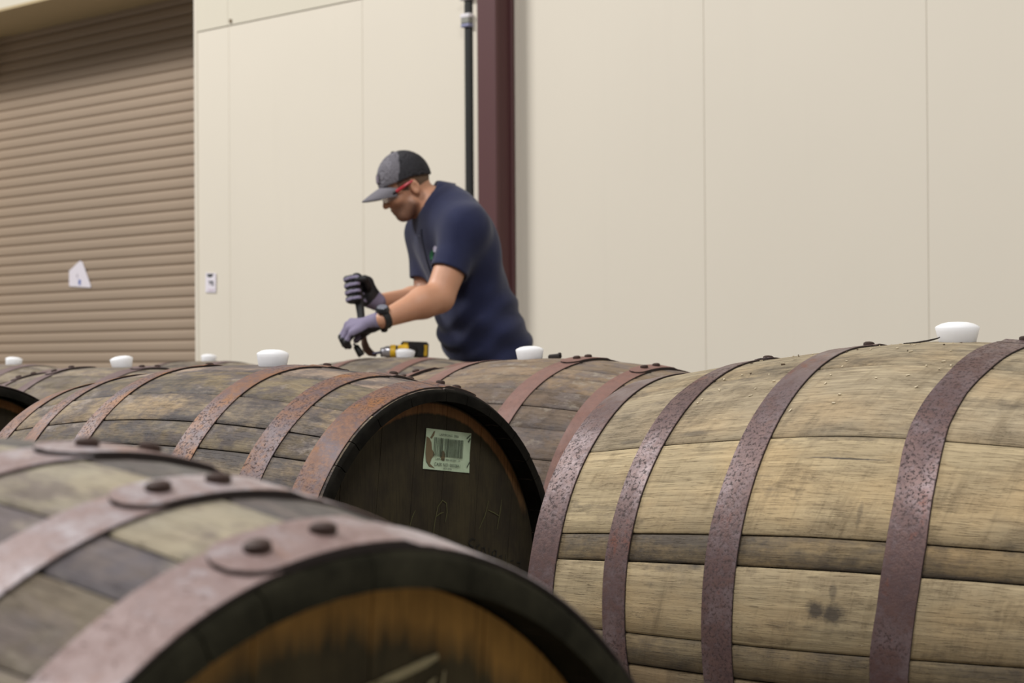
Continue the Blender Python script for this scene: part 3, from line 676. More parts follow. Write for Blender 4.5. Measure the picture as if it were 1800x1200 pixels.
# ------------------------------------------------------------------ signed-distance modelling for the man
def smin(a, b, k):
    h = np.clip(.5 + .5 * (b - a) / k, 0, 1); return b + (a - b) * h - k * h * (1 - h)
def smax(a, b, k): return -smin(-a, -b, k)
def s_cap(p, a, b, ra, rb):
    a = np.asarray(a, float); b = np.asarray(b, float); ab = b - a; t = np.clip(((p - a) @ ab) / (ab @ ab), 0, 1)
    return np.linalg.norm(p - a - t[:, None] * ab, axis=1) - (ra + (rb - ra) * t)
def s_ell(p, c, A, r):
    q = (p - np.asarray(c)) @ np.asarray(A).T; r = np.asarray(r, float); k0 = np.linalg.norm(q / r, axis=1); k1 = np.linalg.norm(q / (r * r), axis=1) + 1e-9
    return k0 * (k0 - 1) / k1
def s_sph(p, c, r): return np.linalg.norm(p - np.asarray(c), axis=1) - r
def surface(fn, lo, hi, h, B_=8):
    lo = np.asarray(lo, float); n = np.ceil((np.asarray(hi) - lo) / h / B_).astype(int) * B_
    nb = n // B_; G = np.empty(n, np.float32)
    ci = np.stack(np.meshgrid(*[np.arange(k) for k in nb], indexing='ij'), -1).reshape(-1, 3)
    cc = lo + (ci * B_ + (B_ - 1) / 2) * h; d = fn(cc); act = np.abs(d) < B_ * h * 1.5
    G4 = G.reshape(nb[0], B_, nb[1], B_, nb[2], B_)
    G4[:] = d.reshape(nb)[:, None, :, None, :, None]
    loc = np.stack(np.meshgrid(*[np.arange(B_)] * 3, indexing='ij'), -1).reshape(-1, 3)
    ai = ci[act]
    for s in range(0, len(ai), 300):
        q = ai[s:s + 300]; pts = lo + (q[:, None] * B_ + loc[None]) * h
        vals = fn(pts.reshape(-1, 3)).reshape(-1, B_, B_, B_)
        for (i, j, k), vv in zip(q, vals): G4[i, :, j, :, k, :] = vv
    S = G < 0
    c8 = [S[i:n[0] - 1 + i, j:n[1] - 1 + j, k:n[2] - 1 + k] for i in (0, 1) for j in (0, 1) for k in (0, 1)]
    cnt = sum(c.astype(np.int8) for c in c8); cells = np.argwhere((cnt > 0) & (cnt < 8))
    idx = np.full(n - 1, -1, np.int32); idx[tuple(cells.T)] = np.arange(len(cells))
    acc = np.zeros((len(cells), 3)); num = np.zeros(len(cells))
    cor_ = [(i, j, k) for i in (0, 1) for j in (0, 1) for k in (0, 1)]
    for a in range(8):
        for b in range(a + 1, 8):
            A = np.array(cor_[a]); Bq = np.array(cor_[b])
            if np.abs(A - Bq).sum() != 1: continue
            va = G[tuple((cells + A).T)]; vb = G[tuple((cells + Bq).T)]; m = (va < 0) != (vb < 0)
            t = np.where(m, va / np.where(m, va - vb, 1), 0)
            acc += np.where(m[:, None], A + t[:, None] * (Bq - A), 0); num += m
    verts = lo + (cells + acc / num[:, None]) * h
    faces = []
    for ax in range(3):
        u_, v_ = [(1, 2), (2, 0), (0, 1)][ax]
        sl0 = [slice(1, n[k] - 1) for k in range(3)]; sl1 = list(sl0); sl0[ax] = slice(0, n[ax] - 1); sl1[ax] = slice(1, n[ax])
        s0 = S[tuple(sl0)]; s1 = S[tuple(sl1)]; e = np.argwhere(s0 != s1); off = np.ones(3, int); off[ax] = 0; e = e + off
        du = np.zeros(3, int); du[u_] = 1; dv = np.zeros(3, int); dv[v_] = 1
        q = np.stack([idx[tuple((e - du - dv).T)], idx[tuple((e - dv).T)], idx[tuple(e.T)], idx[tuple((e - du).T)]], 1)
        fl = S[tuple(e.T)]; q[~fl] = q[~fl][:, ::-1]; faces.append(q)
    return verts, np.concatenate(faces)
def mesh_np(name, V, Fq, mats, parent, fmat=None, attr=None):
    me = bpy.data.meshes.new(name); me.vertices.add(len(V)); me.vertices.foreach_set('co', V.astype(np.float32).ravel())
    me.loops.add(len(Fq) * 4); me.loops.foreach_set('vertex_index', Fq.astype(np.int32).ravel())
    me.polygons.add(len(Fq)); me.polygons.foreach_set('loop_start', np.arange(0, len(Fq) * 4, 4, dtype=np.int32)); me.polygons.foreach_set('loop_total', np.full(len(Fq), 4, np.int32))
    for m in mats: me.materials.append(m)
    if fmat is not None: me.polygons.foreach_set('material_index', fmat.astype(np.int32))
    me.polygons.foreach_set('use_smooth', np.ones(len(Fq), bool)); me.update(); me.validate()
    if attr is not None:
        at_ = me.attributes.new('mask', 'FLOAT', 'POINT'); at_.data.foreach_set('value', attr.astype(np.float32))
    o = bpy.data.objects.new(name, me); COL.objects.link(o); o.parent = parent
    o.matrix_parent_inverse = Matrix.Translation(-Vector(parent.location)); return o

# pose --------------------------------------------------------------
fy = R_(25); FH = np.array([-math.cos(fy), -math.sin(fy), 0]); LH = np.array([-FH[1], FH[0], 0]); ZH = np.array([0, 0, 1.0])
J = dict(chest=at(806, 438, 6.46), belly=at(838, 556, 6.48), waist=at(859, 612, 6.50), pelvis=at(872, 668, 6.53), neck=at(773, 364, 6.46),
         shc=at(781, 410, 6.46), lelb=at(772, 523, 6.24), lwri=at(672, 562, 6.12), relb=at(752, 528, 6.56), rwri=at(664, 531, 6.33))
J['lsh'] = J['shc'] + LH * .165; J['rsh'] = J['shc'] - LH * .135
spine = J['chest'] - J['waist']; spine = spine / np.linalg.norm(spine)
fb = FH - spine * (FH @ spine); fb /= np.linalg.norm(fb)
AX = np.array([fb, LH, spine])
man = empty('person', (J['pelvis'][0], J['pelvis'][1], 0))
tag(man, 'man in navy shirt and grey cap leaning over a barrel in gloves', 'person')
hp_l = J['pelvis'] + LH * .09; hp_r = J['pelvis'] - LH * .09
kn_l = np.array([*(hp_l + FH * .05)[:2], .50]); kn_r = np.array([*(hp_r + FH * .03)[:2], .50])
an_l = np.array([*(hp_l - FH * .06)[:2], .09]); an_r = np.array([*(hp_r - FH * .06)[:2], .09])
# head frame
hy = R_(17); FHh = np.array([-math.cos(hy), -math.sin(hy), 0]); LHh = np.array([-FHh[1], FHh[0], 0]); pt = R_(27)
HF = FHh * math.cos(pt) - ZH * math.sin(pt); HU = ZH * math.cos(pt) + FHh * math.sin(pt); HA = np.array([HF, LHh, HU])
H0 = at(714, 329, 6.44); HS = .835
def hw0(f, l, u): return H0 + HF * f + LHh * l + HU * u
def hw(f, l, u): return H0 + (HF * f + LHh * l + HU * u) * HS
def hscale(fn): return lambda p: HS * fn(H0 + (p - H0) / HS)
def torso(p, g=0.0):
    d = s_ell(p, J['chest'], AX, (.114 + g, .178 + g, .20 + g)); d = smin(d, s_ell(p, J['belly'], AX, (.120 + g, .158 + g, .19 + g)), .05)
    d = smin(d, s_ell(p, J['waist'], AX, (.121 + g, .155 + g, .16 + g)), .05); d = smin(d, s_ell(p, J['pelvis'], np.array([FH, LH, ZH]), (.118 + g, .165 + g, .15 + g)), .05)
    d = smin(d, s_cap(p, J['rsh'] + ZH * .0, J['lsh'], .058 + g, .058 + g), .05)
    d = smin(d, s_cap(p, J['neck'] - HU * .01, J['lsh'] + ZH * .02, .056 + g, .05 + g), .05); d = smin(d, s_cap(p, J['neck'] - HU * .01, J['rsh'] + ZH * .02, .056 + g, .05 + g), .05)
    return d
def head(p):
    d = s_ell(p, hw0(-.008, 0, .032), HA, (.097, .075, .092)); d = smin(d, s_ell(p, hw0(.028, 0, -.045), HA, (.064, .056, .072)), .03)
    d = smin(d, s_ell(p, hw0(.060, 0, -.092), HA, (.026, .030, .024)), .022)
    for s in (1, -1):
        d = smin(d, s_ell(p, hw0(.058, s * .038, -.028), HA, (.026, .022, .020)), .02)       # cheeks
        d = smin(d, s_cap(p, hw0(.018, s * .056, -.065), hw0(.052, s * .03, -.096), .018, .016), .025)  # jaw
        d = smin(d, s_cap(p, hw0(.084, s * .008, .020), hw0(.074, s * .042, .018), .010, .008), .012)   # brow
        d = smax(d, -s_ell(p, hw0(.094, s * .030, .002), HA, (.016, .017, .011)), .010)     # eye socket
        d = smin(d, s_sph(p, hw0(.074, s * .030, .001), .0125), .004)                        # eyeball under lids
        e = s_ell(p, hw0(-.012, s * .079, -.012), np.array([HF * .97 + LHh * s * -.25, LHh * s * .97 + HF * .25, HU]), (.019, .008, .031))
        e = smax(e, -s_ell(p, hw0(-.009, s * .087, -.010), HA, (.010, .007, .018)), .004); d = smin(d, e, .006)
    d = smin(d, s_cap(p, hw0(.086, 0, .008), hw0(.107, 0, -.030), .0085, .0125), .010)        # nose
    for s in (1, -1): d = smin(d, s_sph(p, hw0(.096, s * .012, -.034), .0085), .006)
    d = smin(d, s_ell(p, hw0(.087, 0, -.0565), HA, (.010, .021, .0055)), .006); d = smin(d, s_ell(p, hw0(.085, 0, -.0690), HA, (.010, .018, .0065)), .005)
    d = smax(d, -s_cap(p, hw0(.099, -.018, -.0625), hw0(.099, .018, -.0625), .0018, .0018), .003)
    return d
def arms(p):
    d = s_cap(p, J['lsh'], J['lelb'], .056, .047); fm = J['lelb'] + (J['lwri'] - J['lelb']) * .28 + ZH * .004
    d = smin(d, s_cap(p, J['lelb'], fm, .044, .048), .02); d = smin(d, s_cap(p, fm, J['lwri'], .048, .0265), .02)
    fr = J['relb'] + (J['rwri'] - J['relb']) * .3
    d2 = s_cap(p, J['rsh'], J['relb'], .054, .045); d2 = smin(d2, s_cap(p, J['relb'], fr, .043, .045), .02); d2 = smin(d2, s_cap(p, fr, J['rwri'], .045, .026), .02)
    return np.minimum(d, d2)
def legs(p, g=0.0):
    d = 9.0
    for h, k_, a in ((hp_l, kn_l, an_l), (hp_r, kn_r, an_r)):
        e = smin(s_cap(p, h, k_, .085 + g, .058 + g), s_cap(p, k_, a, .056 + g, .04 + g), .03); d = e if isinstance(d, float) else smin(d, e, .02)
    return d
def body(p):
    d = torso(p, -.006); nk = s_cap(p, hw(-.030, 0, -.045), J['neck'] - ZH * .02, .050, .058)
    d = smin(d, nk, .03); d = smin(d, hscale(head)(p), .018); d = smin(d, arms(p), .03); return smin(d, legs(p), .04)
allp = np.array(list(J.values()))
lo = np.array([allp[:, 0].min() - .16, allp[:, 1].min() - .22, -.0]); hi_ = np.array([allp[:, 0].max() + .28, allp[:, 1].max() + .26, H0[2] + .17])
def skin_mat():
    n = NT('skin'); o = n.obj(); a = n.noise(o, 22, None, 4); m = n.node('ShaderNodeAttribute', {'attribute_name': 'mask'}).outputs['Fac']
    c = n.mix(a, lin(196, 142, 112), lin(210, 158, 128)); f2 = n.noise(o, 700, None, 2)
    c = n.mix(n.math('MULTIPLY', m, n.maprange(f2, .3, .7, .45, .85)), c, lin(70, 52, 46)); n.bump(n.noise(o, 300), .1, .0006)
    return n.set(Base_Color=c, Roughness=.5, Subsurface_Weight=.08, Subsurface_Radius=(.01, .004, .002))
V, Q = surface(body, lo, hi_, .0045)
q = (V - H0) @ HA.T / HS
stub = np.clip((-q[:, 2] - .030) / .03, 0, 1) * np.clip((q[:, 0] + .005) / .03, 0, 1) * np.clip((.115 + q[:, 2]) / .01 + 1, 0, 1) * np.clip(1.4 - (q[:, 0] - .03) / .09, .4, 1)
stub *= (np.abs(q[:, 1]) < .09) & (q[:, 2] > -.16)
brow = np.exp(-((q[:, 2] - .020) / .006) ** 2) * (q[:, 0] > .066) * np.clip((np.abs(q[:, 1]) - .008) / .004, 0, 1); lid = np.exp(-((q[:, 2] - .001) / .004) ** 2) * (q[:, 0] > .078) * (np.abs(np.abs(q[:, 1]) - .03) < .016)
lat = (V - J['rsh']) @ LH
tat = np.clip(.5 - (lat - .05) * 30, 0, 1) * (V[:, 2] < J['rsh'][2] - .12) * np.clip(((V - J['relb']) @ ZH + .02) / .04, 0, 1) * .8 * (V[:, 2] > .9)
mesh_np('body', V, Q, [skin_mat()], man, None, np.clip(np.maximum.reduce([stub * 1.15, brow, lid * .7, tat]), 0, 1))
# hair: cropped sides and nape below the cap
def hair(p):
    d = s_ell(p, hw0(-.008, 0, .032), HA, (.0985, .0775, .0935)); ql = (p - H0) @ HA.T
    lower = -.022 - ql[:, 2] + np.clip(-(ql[:, 0] + .02) * .25, 0, .03) * -1.0
    d = np.maximum(d, lower - .03 * (ql[:, 0] < -.045)); d = np.maximum(d, ql[:, 0] - .045)
    ear = s_ell(p, hw0(-.012, .079, -.012), HA, (.025, .02, .034)); ear2 = s_ell(p, hw0(-.012, -.079, -.012), HA, (.025, .02, .034))
    return np.maximum(np.maximum(d, -ear), -ear2)
V, Q = surface(hscale(hair), H0 - .17, H0 + .17, .004); mesh_np('hair', V, Q, [plain('cropped_dark_hair', lin(112, 90, 72), .8, 0, .4, 300, .4)], man)
# cap
CT = R_(5); CF = HF * math.cos(CT) + HU * math.sin(CT); CU = HU * math.cos(CT) - HF * math.sin(CT); CA = np.array([CF, LHh, CU])
def hwc(f, l, u): return H0 + (CF * f + LHh * l + CU * u) * HS
CAPC = H0 - CF * .006 + CU * .036
def cap_out(p): return s_ell(p, CAPC, CA, (.1075, .0875, .108))
def capf(p):
    ql = (p - H0) @ CA.T; d = cap_out(p); d = np.maximum(d, -s_ell(p, CAPC, CA, (.103, .083, .1035)))
    return np.maximum(d, .030 + .10 * ql[:, 0] * 0 - ql[:, 2] - np.clip(-ql[:, 0] - .02, 0, .1) * .22)
M_CAPG = plain('grey_cap_cloth', lin(112, 109, 116), .85, 0, .08, 400, .2); M_CAPB = plain('black_cap_mesh', lin(44, 43, 48), .85, 0, .15, 500, .4)
V, Q = surface(hscale(capf), H0 - .18, H0 + .18, .0035); qc = ((V[Q].mean(1)) - H0) @ CA.T / HS
fm = (qc[:, 0] * .89 + qc[:, 2] * .45 < .052).astype(int); mesh_np('cap_crown', V, Q, [M_CAPG, M_CAPB], man, fm)
def brim():
    v = []; f = []; NU, NV = 18, 8
    for side in (0, 1):
        for j in range(NV + 1):
            for i in range(NU + 1):
                a = -1 + 2 * i / NU; t = j / NV
                bx = .100 * math.sqrt(max(0, 1 - (a * .84) ** 2)) - .004; ln = .094 * (1 - abs(a) ** 2.6 * .75)
                fx = bx + ln * t; ly = a * .078 * (1 - .10 * t); uz = .036 - .032 * (ly / .08) ** 2 - .024 * t ** 1.3 - side * .004
                v.append(hwc(fx - .006, ly, uz))
    S_ = (NU + 1) * (NV + 1)
    for j in range(NV):
        for i in range(NU):
            k0 = j * (NU + 1) + i; f.append((k0, k0 + 1, k0 + NU + 2, k0 + NU + 1)); f.append((S_ + k0, S_ + k0 + NU + 1, S_ + k0 + NU + 2, S_ + k0 + 1))
    for i in range(NU):
        k0 = NV * (NU + 1) + i; f.append((k0, k0 + 1, S_ + k0 + 1, S_ + k0))
    for j in range(NV):
        k0 = j * (NU + 1); f.append((k0, k0 + NU + 1, S_ + k0 + NU + 1, S_ + k0)); k1 = k0 + NU; f.append((k1, S_ + k1, S_ + k1 + NU + 1, k1 + NU + 1))
    return v, f
def inman(o): o.parent = man; o.matrix_parent_inverse = Matrix.Translation(-Vector(man.location)); return o
v, f = brim(); inman(mk('cap_brim', v, f, M_CAPG, None, sharp=60))
# patch on the cap front, and top button
b = MB(); v = []
for j in range(5):
    for i in range(7):
        l = -.026 + .052 * i / 6; u_ = .052 + .034 * j / 4; uu = (u_ - .036) / .108; ll = l / .0875; fx = .1085 * math.sqrt(max(0, 1 - uu * uu - ll * ll)) - .006 + .0015; v.append(hwc(fx, l, u_))
f = [(j * 7 + i, j * 7 + i + 1, (j + 1) * 7 + i + 1, (j + 1) * 7 + i) for j in range(4) for i in range(6)]
pb = inman(mk('cap_patch', v, f, plain('dark_patch', lin(74, 68, 78), .7), None, smooth=True))
v2 = []
for j in range(4):
    for i in range(6):
        l = -.021 + .042 * i / 5; u_ = .056 + .026 * j / 3; uu = (u_ - .036) / .108; ll = l / .0875; fx = .1085 * math.sqrt(max(0, 1 - uu * uu - ll * ll)) - .006 + .0025; v2.append(hwc(fx, l, u_))
o = mk('patch_centre', v2, [(j * 6 + i, j * 6 + i + 1, (j + 1) * 6 + i + 1, (j + 1) * 6 + i) for j in range(3) for i in range(5)], plain('mauve_patch', lin(124, 114, 126), .7), None); o.parent = pb
b = MB(); b.tube([hwc(.0, 0, .142), hwc(.0, 0, .148)], [.008, .004], 10); inman(b.build('cap_button', M_CAPB))
# safety glasses
M_RED = plain('red_plastic', lin(190, 44, 56), .35)
for s in (1, -1):
    b = MB(); b.tube([hw(-.014, s * .080, .014), hw(.012, s * .082, .012), hw(.04, s * .0785, .008), hw(.066, s * .067, .003)], [.0035, .005, .0055, .006], 8); t = inman(b.build('glasses_arm', M_RED))
    b = MB(); b.tube([hw(.060, s * .071, .006), hw(.074, s * .060, .0), hw(.080, s * .054, -.004)], [.0065, .0075, .005], 8); inman(b.build('glasses_hinge', plain('dark_hinge', lin(40, 34, 36), .4)))
n = NT('clear_lens'); n.set(Base_Color=lin(220, 226, 230), Roughness=.06, Transmission_Weight=.75, IOR=1.4, Alpha=.75); M_LENS = n.mat
v = []; NU = 20
for j in range(4):
    for i in range(NU + 1):
        a = (-1 + 2 * i / NU) * 1.05; r = .098; v.append(hw(.012 + r * math.cos(a) * .98, r * .78 * math.sin(a), .014 - .011 * j))
f = [(j * (NU + 1) + i, j * (NU + 1) + i + 1, (j + 1) * (NU + 1) + i + 1, (j + 1) * (NU + 1) + i) for j in range(3) for i in range(NU)]
inman(mk('glasses_lens', v, f, M_LENS, None))
b = MB(); b.tube([v[i] for i in range(0, NU + 1)], .0022, 6); inman(b.build('glasses_frame', plain('dark_frame', lin(46, 40, 42), .4)))

# shirt
HEML = J['lsh'] + (J['lelb'] - J['lsh']) * .62; HEMR = J['rsh'] + (J['relb'] - J['rsh']) * .66
def folds(p):
    ql = (p - J['waist']) @ AX.T; z = ql[:, 2]; m = np.clip((.24 - z) / .12, 0, 1)
    w1 = np.sin(z * 95 + ql[:, 0] * 26 + 2.2 * np.sin(ql[:, 1] * 16 + z * 9)) * .0034 + np.sin(z * 48 - ql[:, 0] * 34 + ql[:, 1] * 12) * .0038
    qs = (p - J['chest']) @ AX.T
    w2 = np.sin(qs[:, 2] * 30 + qs[:, 0] * 45 + qs[:, 1] * 20) * .0022
    return w1 * m + w2 * (1 - m)
def sleeve(p, S_, Hm, E_, r0, r1):
    ax = (E_ - S_) / np.linalg.norm(E_ - S_); d = s_cap(p, S_, Hm + ax * .05, r0, r1); t = (p - Hm) @ ax
    d = smax(d, t, .004); inner = np.maximum(s_cap(p, S_, Hm + ax * .1, r1 - .006, r1 - .006), -.02 - t); return np.maximum(d, -inner)
def shirt(p):
    d = torso(p, .008) + folds(p)
    hem = J['pelvis'] - ZH * .06; d = np.maximum(d, (hem[2]) - p[:, 2])
    d = smin(d, sleeve(p, J['lsh'], HEML, J['lelb'], .066, .060), .035); d = smin(d, sleeve(p, J['rsh'], HEMR, J['relb'], .066, .059), .035)
    # opened neck
    nk = s_cap(p, J['neck'] - ZH * .005 + FH * .012, hw(-.02, 0, -.03), .060, .062); return smax(d, -nk, .006)
def cloth(name, col, scale=520):
    n = NT(name); o = n.obj(); a = n.noise(o, 9, None, 4); f2 = n.noise(o, scale, None, 2)
    c = n.mix(n.maprange(a, .3, .7), tuple(x * .85 for x in col), tuple(x * 1.15 for x in col)); n.bump(n.math('ADD', f2, n.math('MULTIPLY', n.noise(o, 28, None, 3), 1.2)), .35, .002)
    return n.set(Base_Color=c, Roughness=.9, Specular_IOR_Level=.2, Sheen_Weight=.15)
M_SHIRT = cloth('navy_cotton', lin(40, 44, 72))
V, Q = surface(shirt, [lo[0] + .02, lo[1], .74], [hi_[0], hi_[1], J['neck'][2] + .12], .0045); mesh_np('shirt', V, Q, [M_SHIRT], man)
# collar: a folded band around the neck
def collar():
    ax = (hw(-.03, 0, -.05) - J['neck']); ax = ax / np.linalg.norm(ax); c = J['neck'] + ax * .012; fr = FH - ax * (FH @ ax); fr /= np.linalg.norm(fr); sd = np.cross(ax, fr)
    v = []; f = []; NU = 36; rows = [(.064, .0), (.066, .028), (.069, .036), (.074, .028), (.086, -.006), (.090, -.018)]
    for i in range(NU + 1):
        a = R_(22) + (2 * math.pi - R_(44)) * i / NU; back = (1 - math.cos(a)) / 2; fl_ = 1 - back
        for k_, (r, h) in enumerate(rows):
            hh = h * (0.72 + .35 * back) - (.016 * fl_ if k_ >= 4 else 0); rr = r + (.004 * fl_ if k_ >= 4 else 0)
            v.append(c + ax * hh + rr * (math.cos(a) * fr * 1.04 + math.sin(a) * sd * 1.0))
    n = len(rows)
    for i in range(NU):
        for k_ in range(n - 1): f.append((i * n + k_, i * n + k_ + 1, (i + 1) * n + k_ + 1, (i + 1) * n + k_))
    return v, f
v, f = collar(); o = mk('collar', v, f, M_SHIRT, None, sharp=0); md = o.modifiers.new('s', 'SOLIDIFY'); md.thickness = .003; inman(o)
# placket, and logo on the left chest
def on_torso(l, zz, extra=.012):
    """point on the front of the shirt at lateral l and height zz along the spine"""
    base = J['chest'] + LH * l + spine * zz; t = np.linspace(.05, .25, 400); P_ = base + fb * t[:, None]; d = shirt(P_); i = np.argmax(d > extra * .2); return P_[i]
v = []; f = []
for j in range(14):
    zz = .10 - .02 * j
    for l in (-.017, .017): v.append(on_torso(l, zz) + fb * .002)
for j in range(13): f.append((2 * j, 2 * j + 1, 2 * j + 3, 2 * j + 2))
inman(mk('placket', v, f, cloth('navy_placket', lin(40, 43, 70)), None))
def chest_spot(name, pix, mat):
    v = []
    for px, py in pix:
        r = ray(px, py); t = np.linspace(6.0, 6.7, 1400); P_ = EYEP + r * t[:, None]; i = np.argmax(shirt(P_) < .0015); v.append(P_[i])
    inman(mk(name, v, [tuple(range(len(v)))], mat, None, smooth=False))
chest_spot('green_logo', [(757, 441), (761, 439.5), (761.5, 447), (760, 455), (756.5, 457), (755, 449)], plain('green_thread', lin(34, 104, 68), .8))
chest_spot('white_logo', [(761, 436), (764, 431.5), (767.5, 434), (770, 441), (765.5, 443), (761.5, 442.5)], plain('white_thread', lin(176, 170, 188), .8))
# trousers and boots
def trou(p):
    d = smin(legs(p, .012), s_ell(p, J['pelvis'] - ZH * .02, np.array([FH, LH, ZH]), (.125, .168, .13)), .03); return np.maximum(np.maximum(d, p[:, 2] - J['pelvis'][2] - .03), .06 - p[:, 2])
V, Q = surface(trou, [lo[0], lo[1], 0], [hi_[0], hi_[1], 1.0], .009); mesh_np('trousers', V, Q, [cloth('grey_work_trousers', lin(84, 82, 80))], man)
for a in (an_l, an_r):
    g0 = np.array([a[0], a[1], 0])
    def boot(p, g0=g0):
        d = smin(s_cap(p, g0 + ZH * .05 - FH * .03, g0 + ZH * .042 + FH * .16, .044, .042), s_cap(p, g0 + ZH * .05, g0 + ZH * .14, .046, .05), .03); return np.maximum(d, .003 - p[:, 2])
    V, Q = surface(boot, g0 - .26 * np.array([1, 1, 0]) - ZH * .02, g0 + np.array([.26, .26, .22]), .008); mesh_np('boot', V, Q, [plain('black_leather', lin(38, 34, 32), .5)], man)

# gloves ------------------------------------------------------------
M_KNIT = plain('lavender_grey_knit', lin(132, 124, 148), .9, 0, .12, 300, .4); M_COAT = plain('black_glove_coating', lin(30, 29, 32), .55, 0, .2, 200, .2)
WRL = at(662, 565, 6.125); hd_ = at(622, 577, 6.16)
K4 = [at(618, 566, 6.205), at(612, 571, 6.180), at(613, 578, 6.155), at(619, 586, 6.130)]
M4 = [at(606, 585, 6.200), at(600, 592, 6.180), at(602, 597, 6.155), at(609, 601, 6.135)]
T4 = [at(609, 603, 6.190), at(605, 606, 6.180), at(609, 609, 6.155), at(614, 609, 6.140)]
def fing_l(p):
    d = None
    for k_, m_, t_ in zip(K4, M4, T4):
        e = smin(s_cap(p, k_, m_, .0108, .0098), s_cap(p, m_, t_, .0098, .0085), .004); d = e if d is None else np.minimum(d, e)
    th = smin(s_cap(p, at(648, 580, 6.185), at(634, 590, 6.20), .0125, .0115), s_cap(p, at(634, 590, 6.20), at(626, 598, 6.195), .0115, .0095), .004)
    return np.minimum(d, th)
def glove_l(p):
    d = None
    for k_ in K4:
        e = s_cap(p, at(656, 568, 6.145), k_, .0175, .0125); d = e if d is None else smin(d, e, .014)
    d = smin(d, s_cap(p, at(654, 574, 6.155), at(640, 583, 6.185), .016, .013), .012)
    d = smin(d, s_cap(p, WRL + (J['lelb'] - WRL) * .02, at(652, 568, 6.145), .028, .024), .014)
    return smin(d, fing_l(p), .006)
c0 = at(630, 582, 6.16); V, Q = surface(glove_l, c0 - .11, c0 + .13, .0022)
fc = V[Q].mean(1); kd = np.minimum.reduce([s_cap(fc, t_, t_ + (m_ - t_) * .95, 0, 0) for m_, t_ in zip(M4, T4)])
nrm = np.cross(V[Q[:, 1]] - V[Q[:, 0]], V[Q[:, 3]] - V[Q[:, 0]]); nrm /= np.linalg.norm(nrm, axis=1)[:, None] + 1e-9
fm = ((kd < .0125) | (nrm[:, 2] < -.45) & (fc[:, 2] < at(0, 580, 6.16)[2])).astype(int)
o = mesh_np('glove', V, Q, [M_KNIT, M_COAT], man, fm); o['label'] = 'lavender grey glove with black fingertips reaching down'
# right fist around the pry tool
T_TOP = at(626.5, 484, 6.29); T_BOT = at(641, 612, 6.235); TA = (T_BOT - T_TOP) / np.linalg.norm(T_BOT - T_TOP)
def on_tool(py): return T_TOP + TA * ((py - 484) / 128 * np.linalg.norm(T_BOT - T_TOP))
E1 = np.array([-1.0, 0, 0]); E2 = np.array([0, -1.0, 0])
rows = [(491, 12), (503, 12.4), (515, 12), (527, 11)]
FCH = []
for py, _ in rows:
    c = on_tool(py); ch = []
    for th in (-110, -70, -30, 10, 50, 90):
        a = R_(th); rr = .0262 + (.004 if -60 < th < 30 else 0); ch.append(c + rr * (math.cos(a) * E1 * 1.05 + math.sin(a) * E2) + ZH * .004 * (th / 90))
    FCH.append(ch)
PALM = [at(645, 500, 6.31), at(648, 520, 6.31), at(655, 527, 6.32)]
def fist(p):
    d = None
    for ch in FCH:
        e = None
        for a, b_ in zip(ch[:-1], ch[1:]):
            g_ = s_cap(p, a, b_, .0112, .0108); e = g_ if e is None else smin(e, g_, .003)
        d = e if d is None else smin(d, e, .0025)
    pl = smin(s_cap(p, at(645, 497, 6.315), at(650, 526, 6.32), .022, .024), s_cap(p, at(650, 518, 6.32), J['rwri'], .027, .028), .02)
    pl = smin(pl, s_cap(p, at(643, 498, 6.33), at(645, 528, 6.335), .018, .018), .015)
    th = smin(s_cap(p, at(647, 502, 6.28), at(641, 490, 6.262), .0135, .0115), s_cap(p, at(641, 490, 6.262), at(629, 491, 6.255), .0112, .0098), .005)
    d = smin(d, pl, .008); return smin(d, th, .004)
c0 = at(638, 512, 6.3); V, Q = surface(fist, c0 - .10, c0 + .11, .0022)
fc = V[Q].mean(1); fd = np.stack([np.minimum.reduce([s_cap(fc, a, b_, 0, 0) for a, b_ in zip(ch[:-1], ch[1:])]) for ch in FCH])
zz = np.stack([np.abs((fc - on_tool(py)) @ TA) for py, _ in rows]).min(0)
knit = (fd.min(0) < .0135) & (zz < .0046)
cuff = ((fc - at(654, 525, 6.32)) @ (J['rwri'] - at(650, 518, 6.32)) > 0)
fm = (~(knit | cuff)).astype(int); o = mesh_np('glove', V, Q, [M_KNIT, M_COAT], man, fm); o['label'] = 'black palmed glove closed in a fist around the tool handle'
# watch
ax = (J['lelb'] - J['lwri']) / np.linalg.norm(J['lelb'] - J['lwri']); wc = J['lwri'] + ax * .004
v = []; f = []; NN = 28; s1 = np.cross(ax, ZH); s1 /= np.linalg.norm(s1); s2 = np.cross(s1, ax)
for i in range(NN):
    a = 2 * math.pi * i / NN
    for (r, t) in ((.0285, -.011), (.0325, -.011), (.0325, .011), (.0285, .011)): v.append(wc + ax * t + r * (math.cos(a) * s1 + math.sin(a) * s2))
for i in range(NN):
    for k_ in range(4): f.append((i * 4 + k_, i * 4 + (k_ + 1) % 4, ((i + 1) % NN) * 4 + (k_ + 1) % 4, ((i + 1) % NN) * 4 + k_))
ws_ = inman(mk('watch_strap', v, f, plain('black_rubber_strap', lin(24, 24, 26), .6), None))
wn = (s2 * .72 + E2 * .55 + E1 * .2); wn -= ax * (wn @ ax); wn /= np.linalg.norm(wn); b = MB(); b.tube([wc + wn * .030, wc + wn * .038, wc + wn * .043], [.0215, .0215, .018], 20); o = inman(b.build('watch_case', plain('dark_watch_case', lin(52, 54, 58), .35, .4)))
b = MB(); b.tube([wc + wn * .0425, wc + wn * .0445], [.0165, .0145], 20); inman(b.build('watch_face', plain('grey_watch_face', lin(120, 122, 134), .25)))
b = MB(); b.tube([wc - wn * .030, wc - wn * .040], [.013, .010], 10); inman(b.build('strap_buckle', plain('black_buckle', lin(20, 20, 21), .5)))

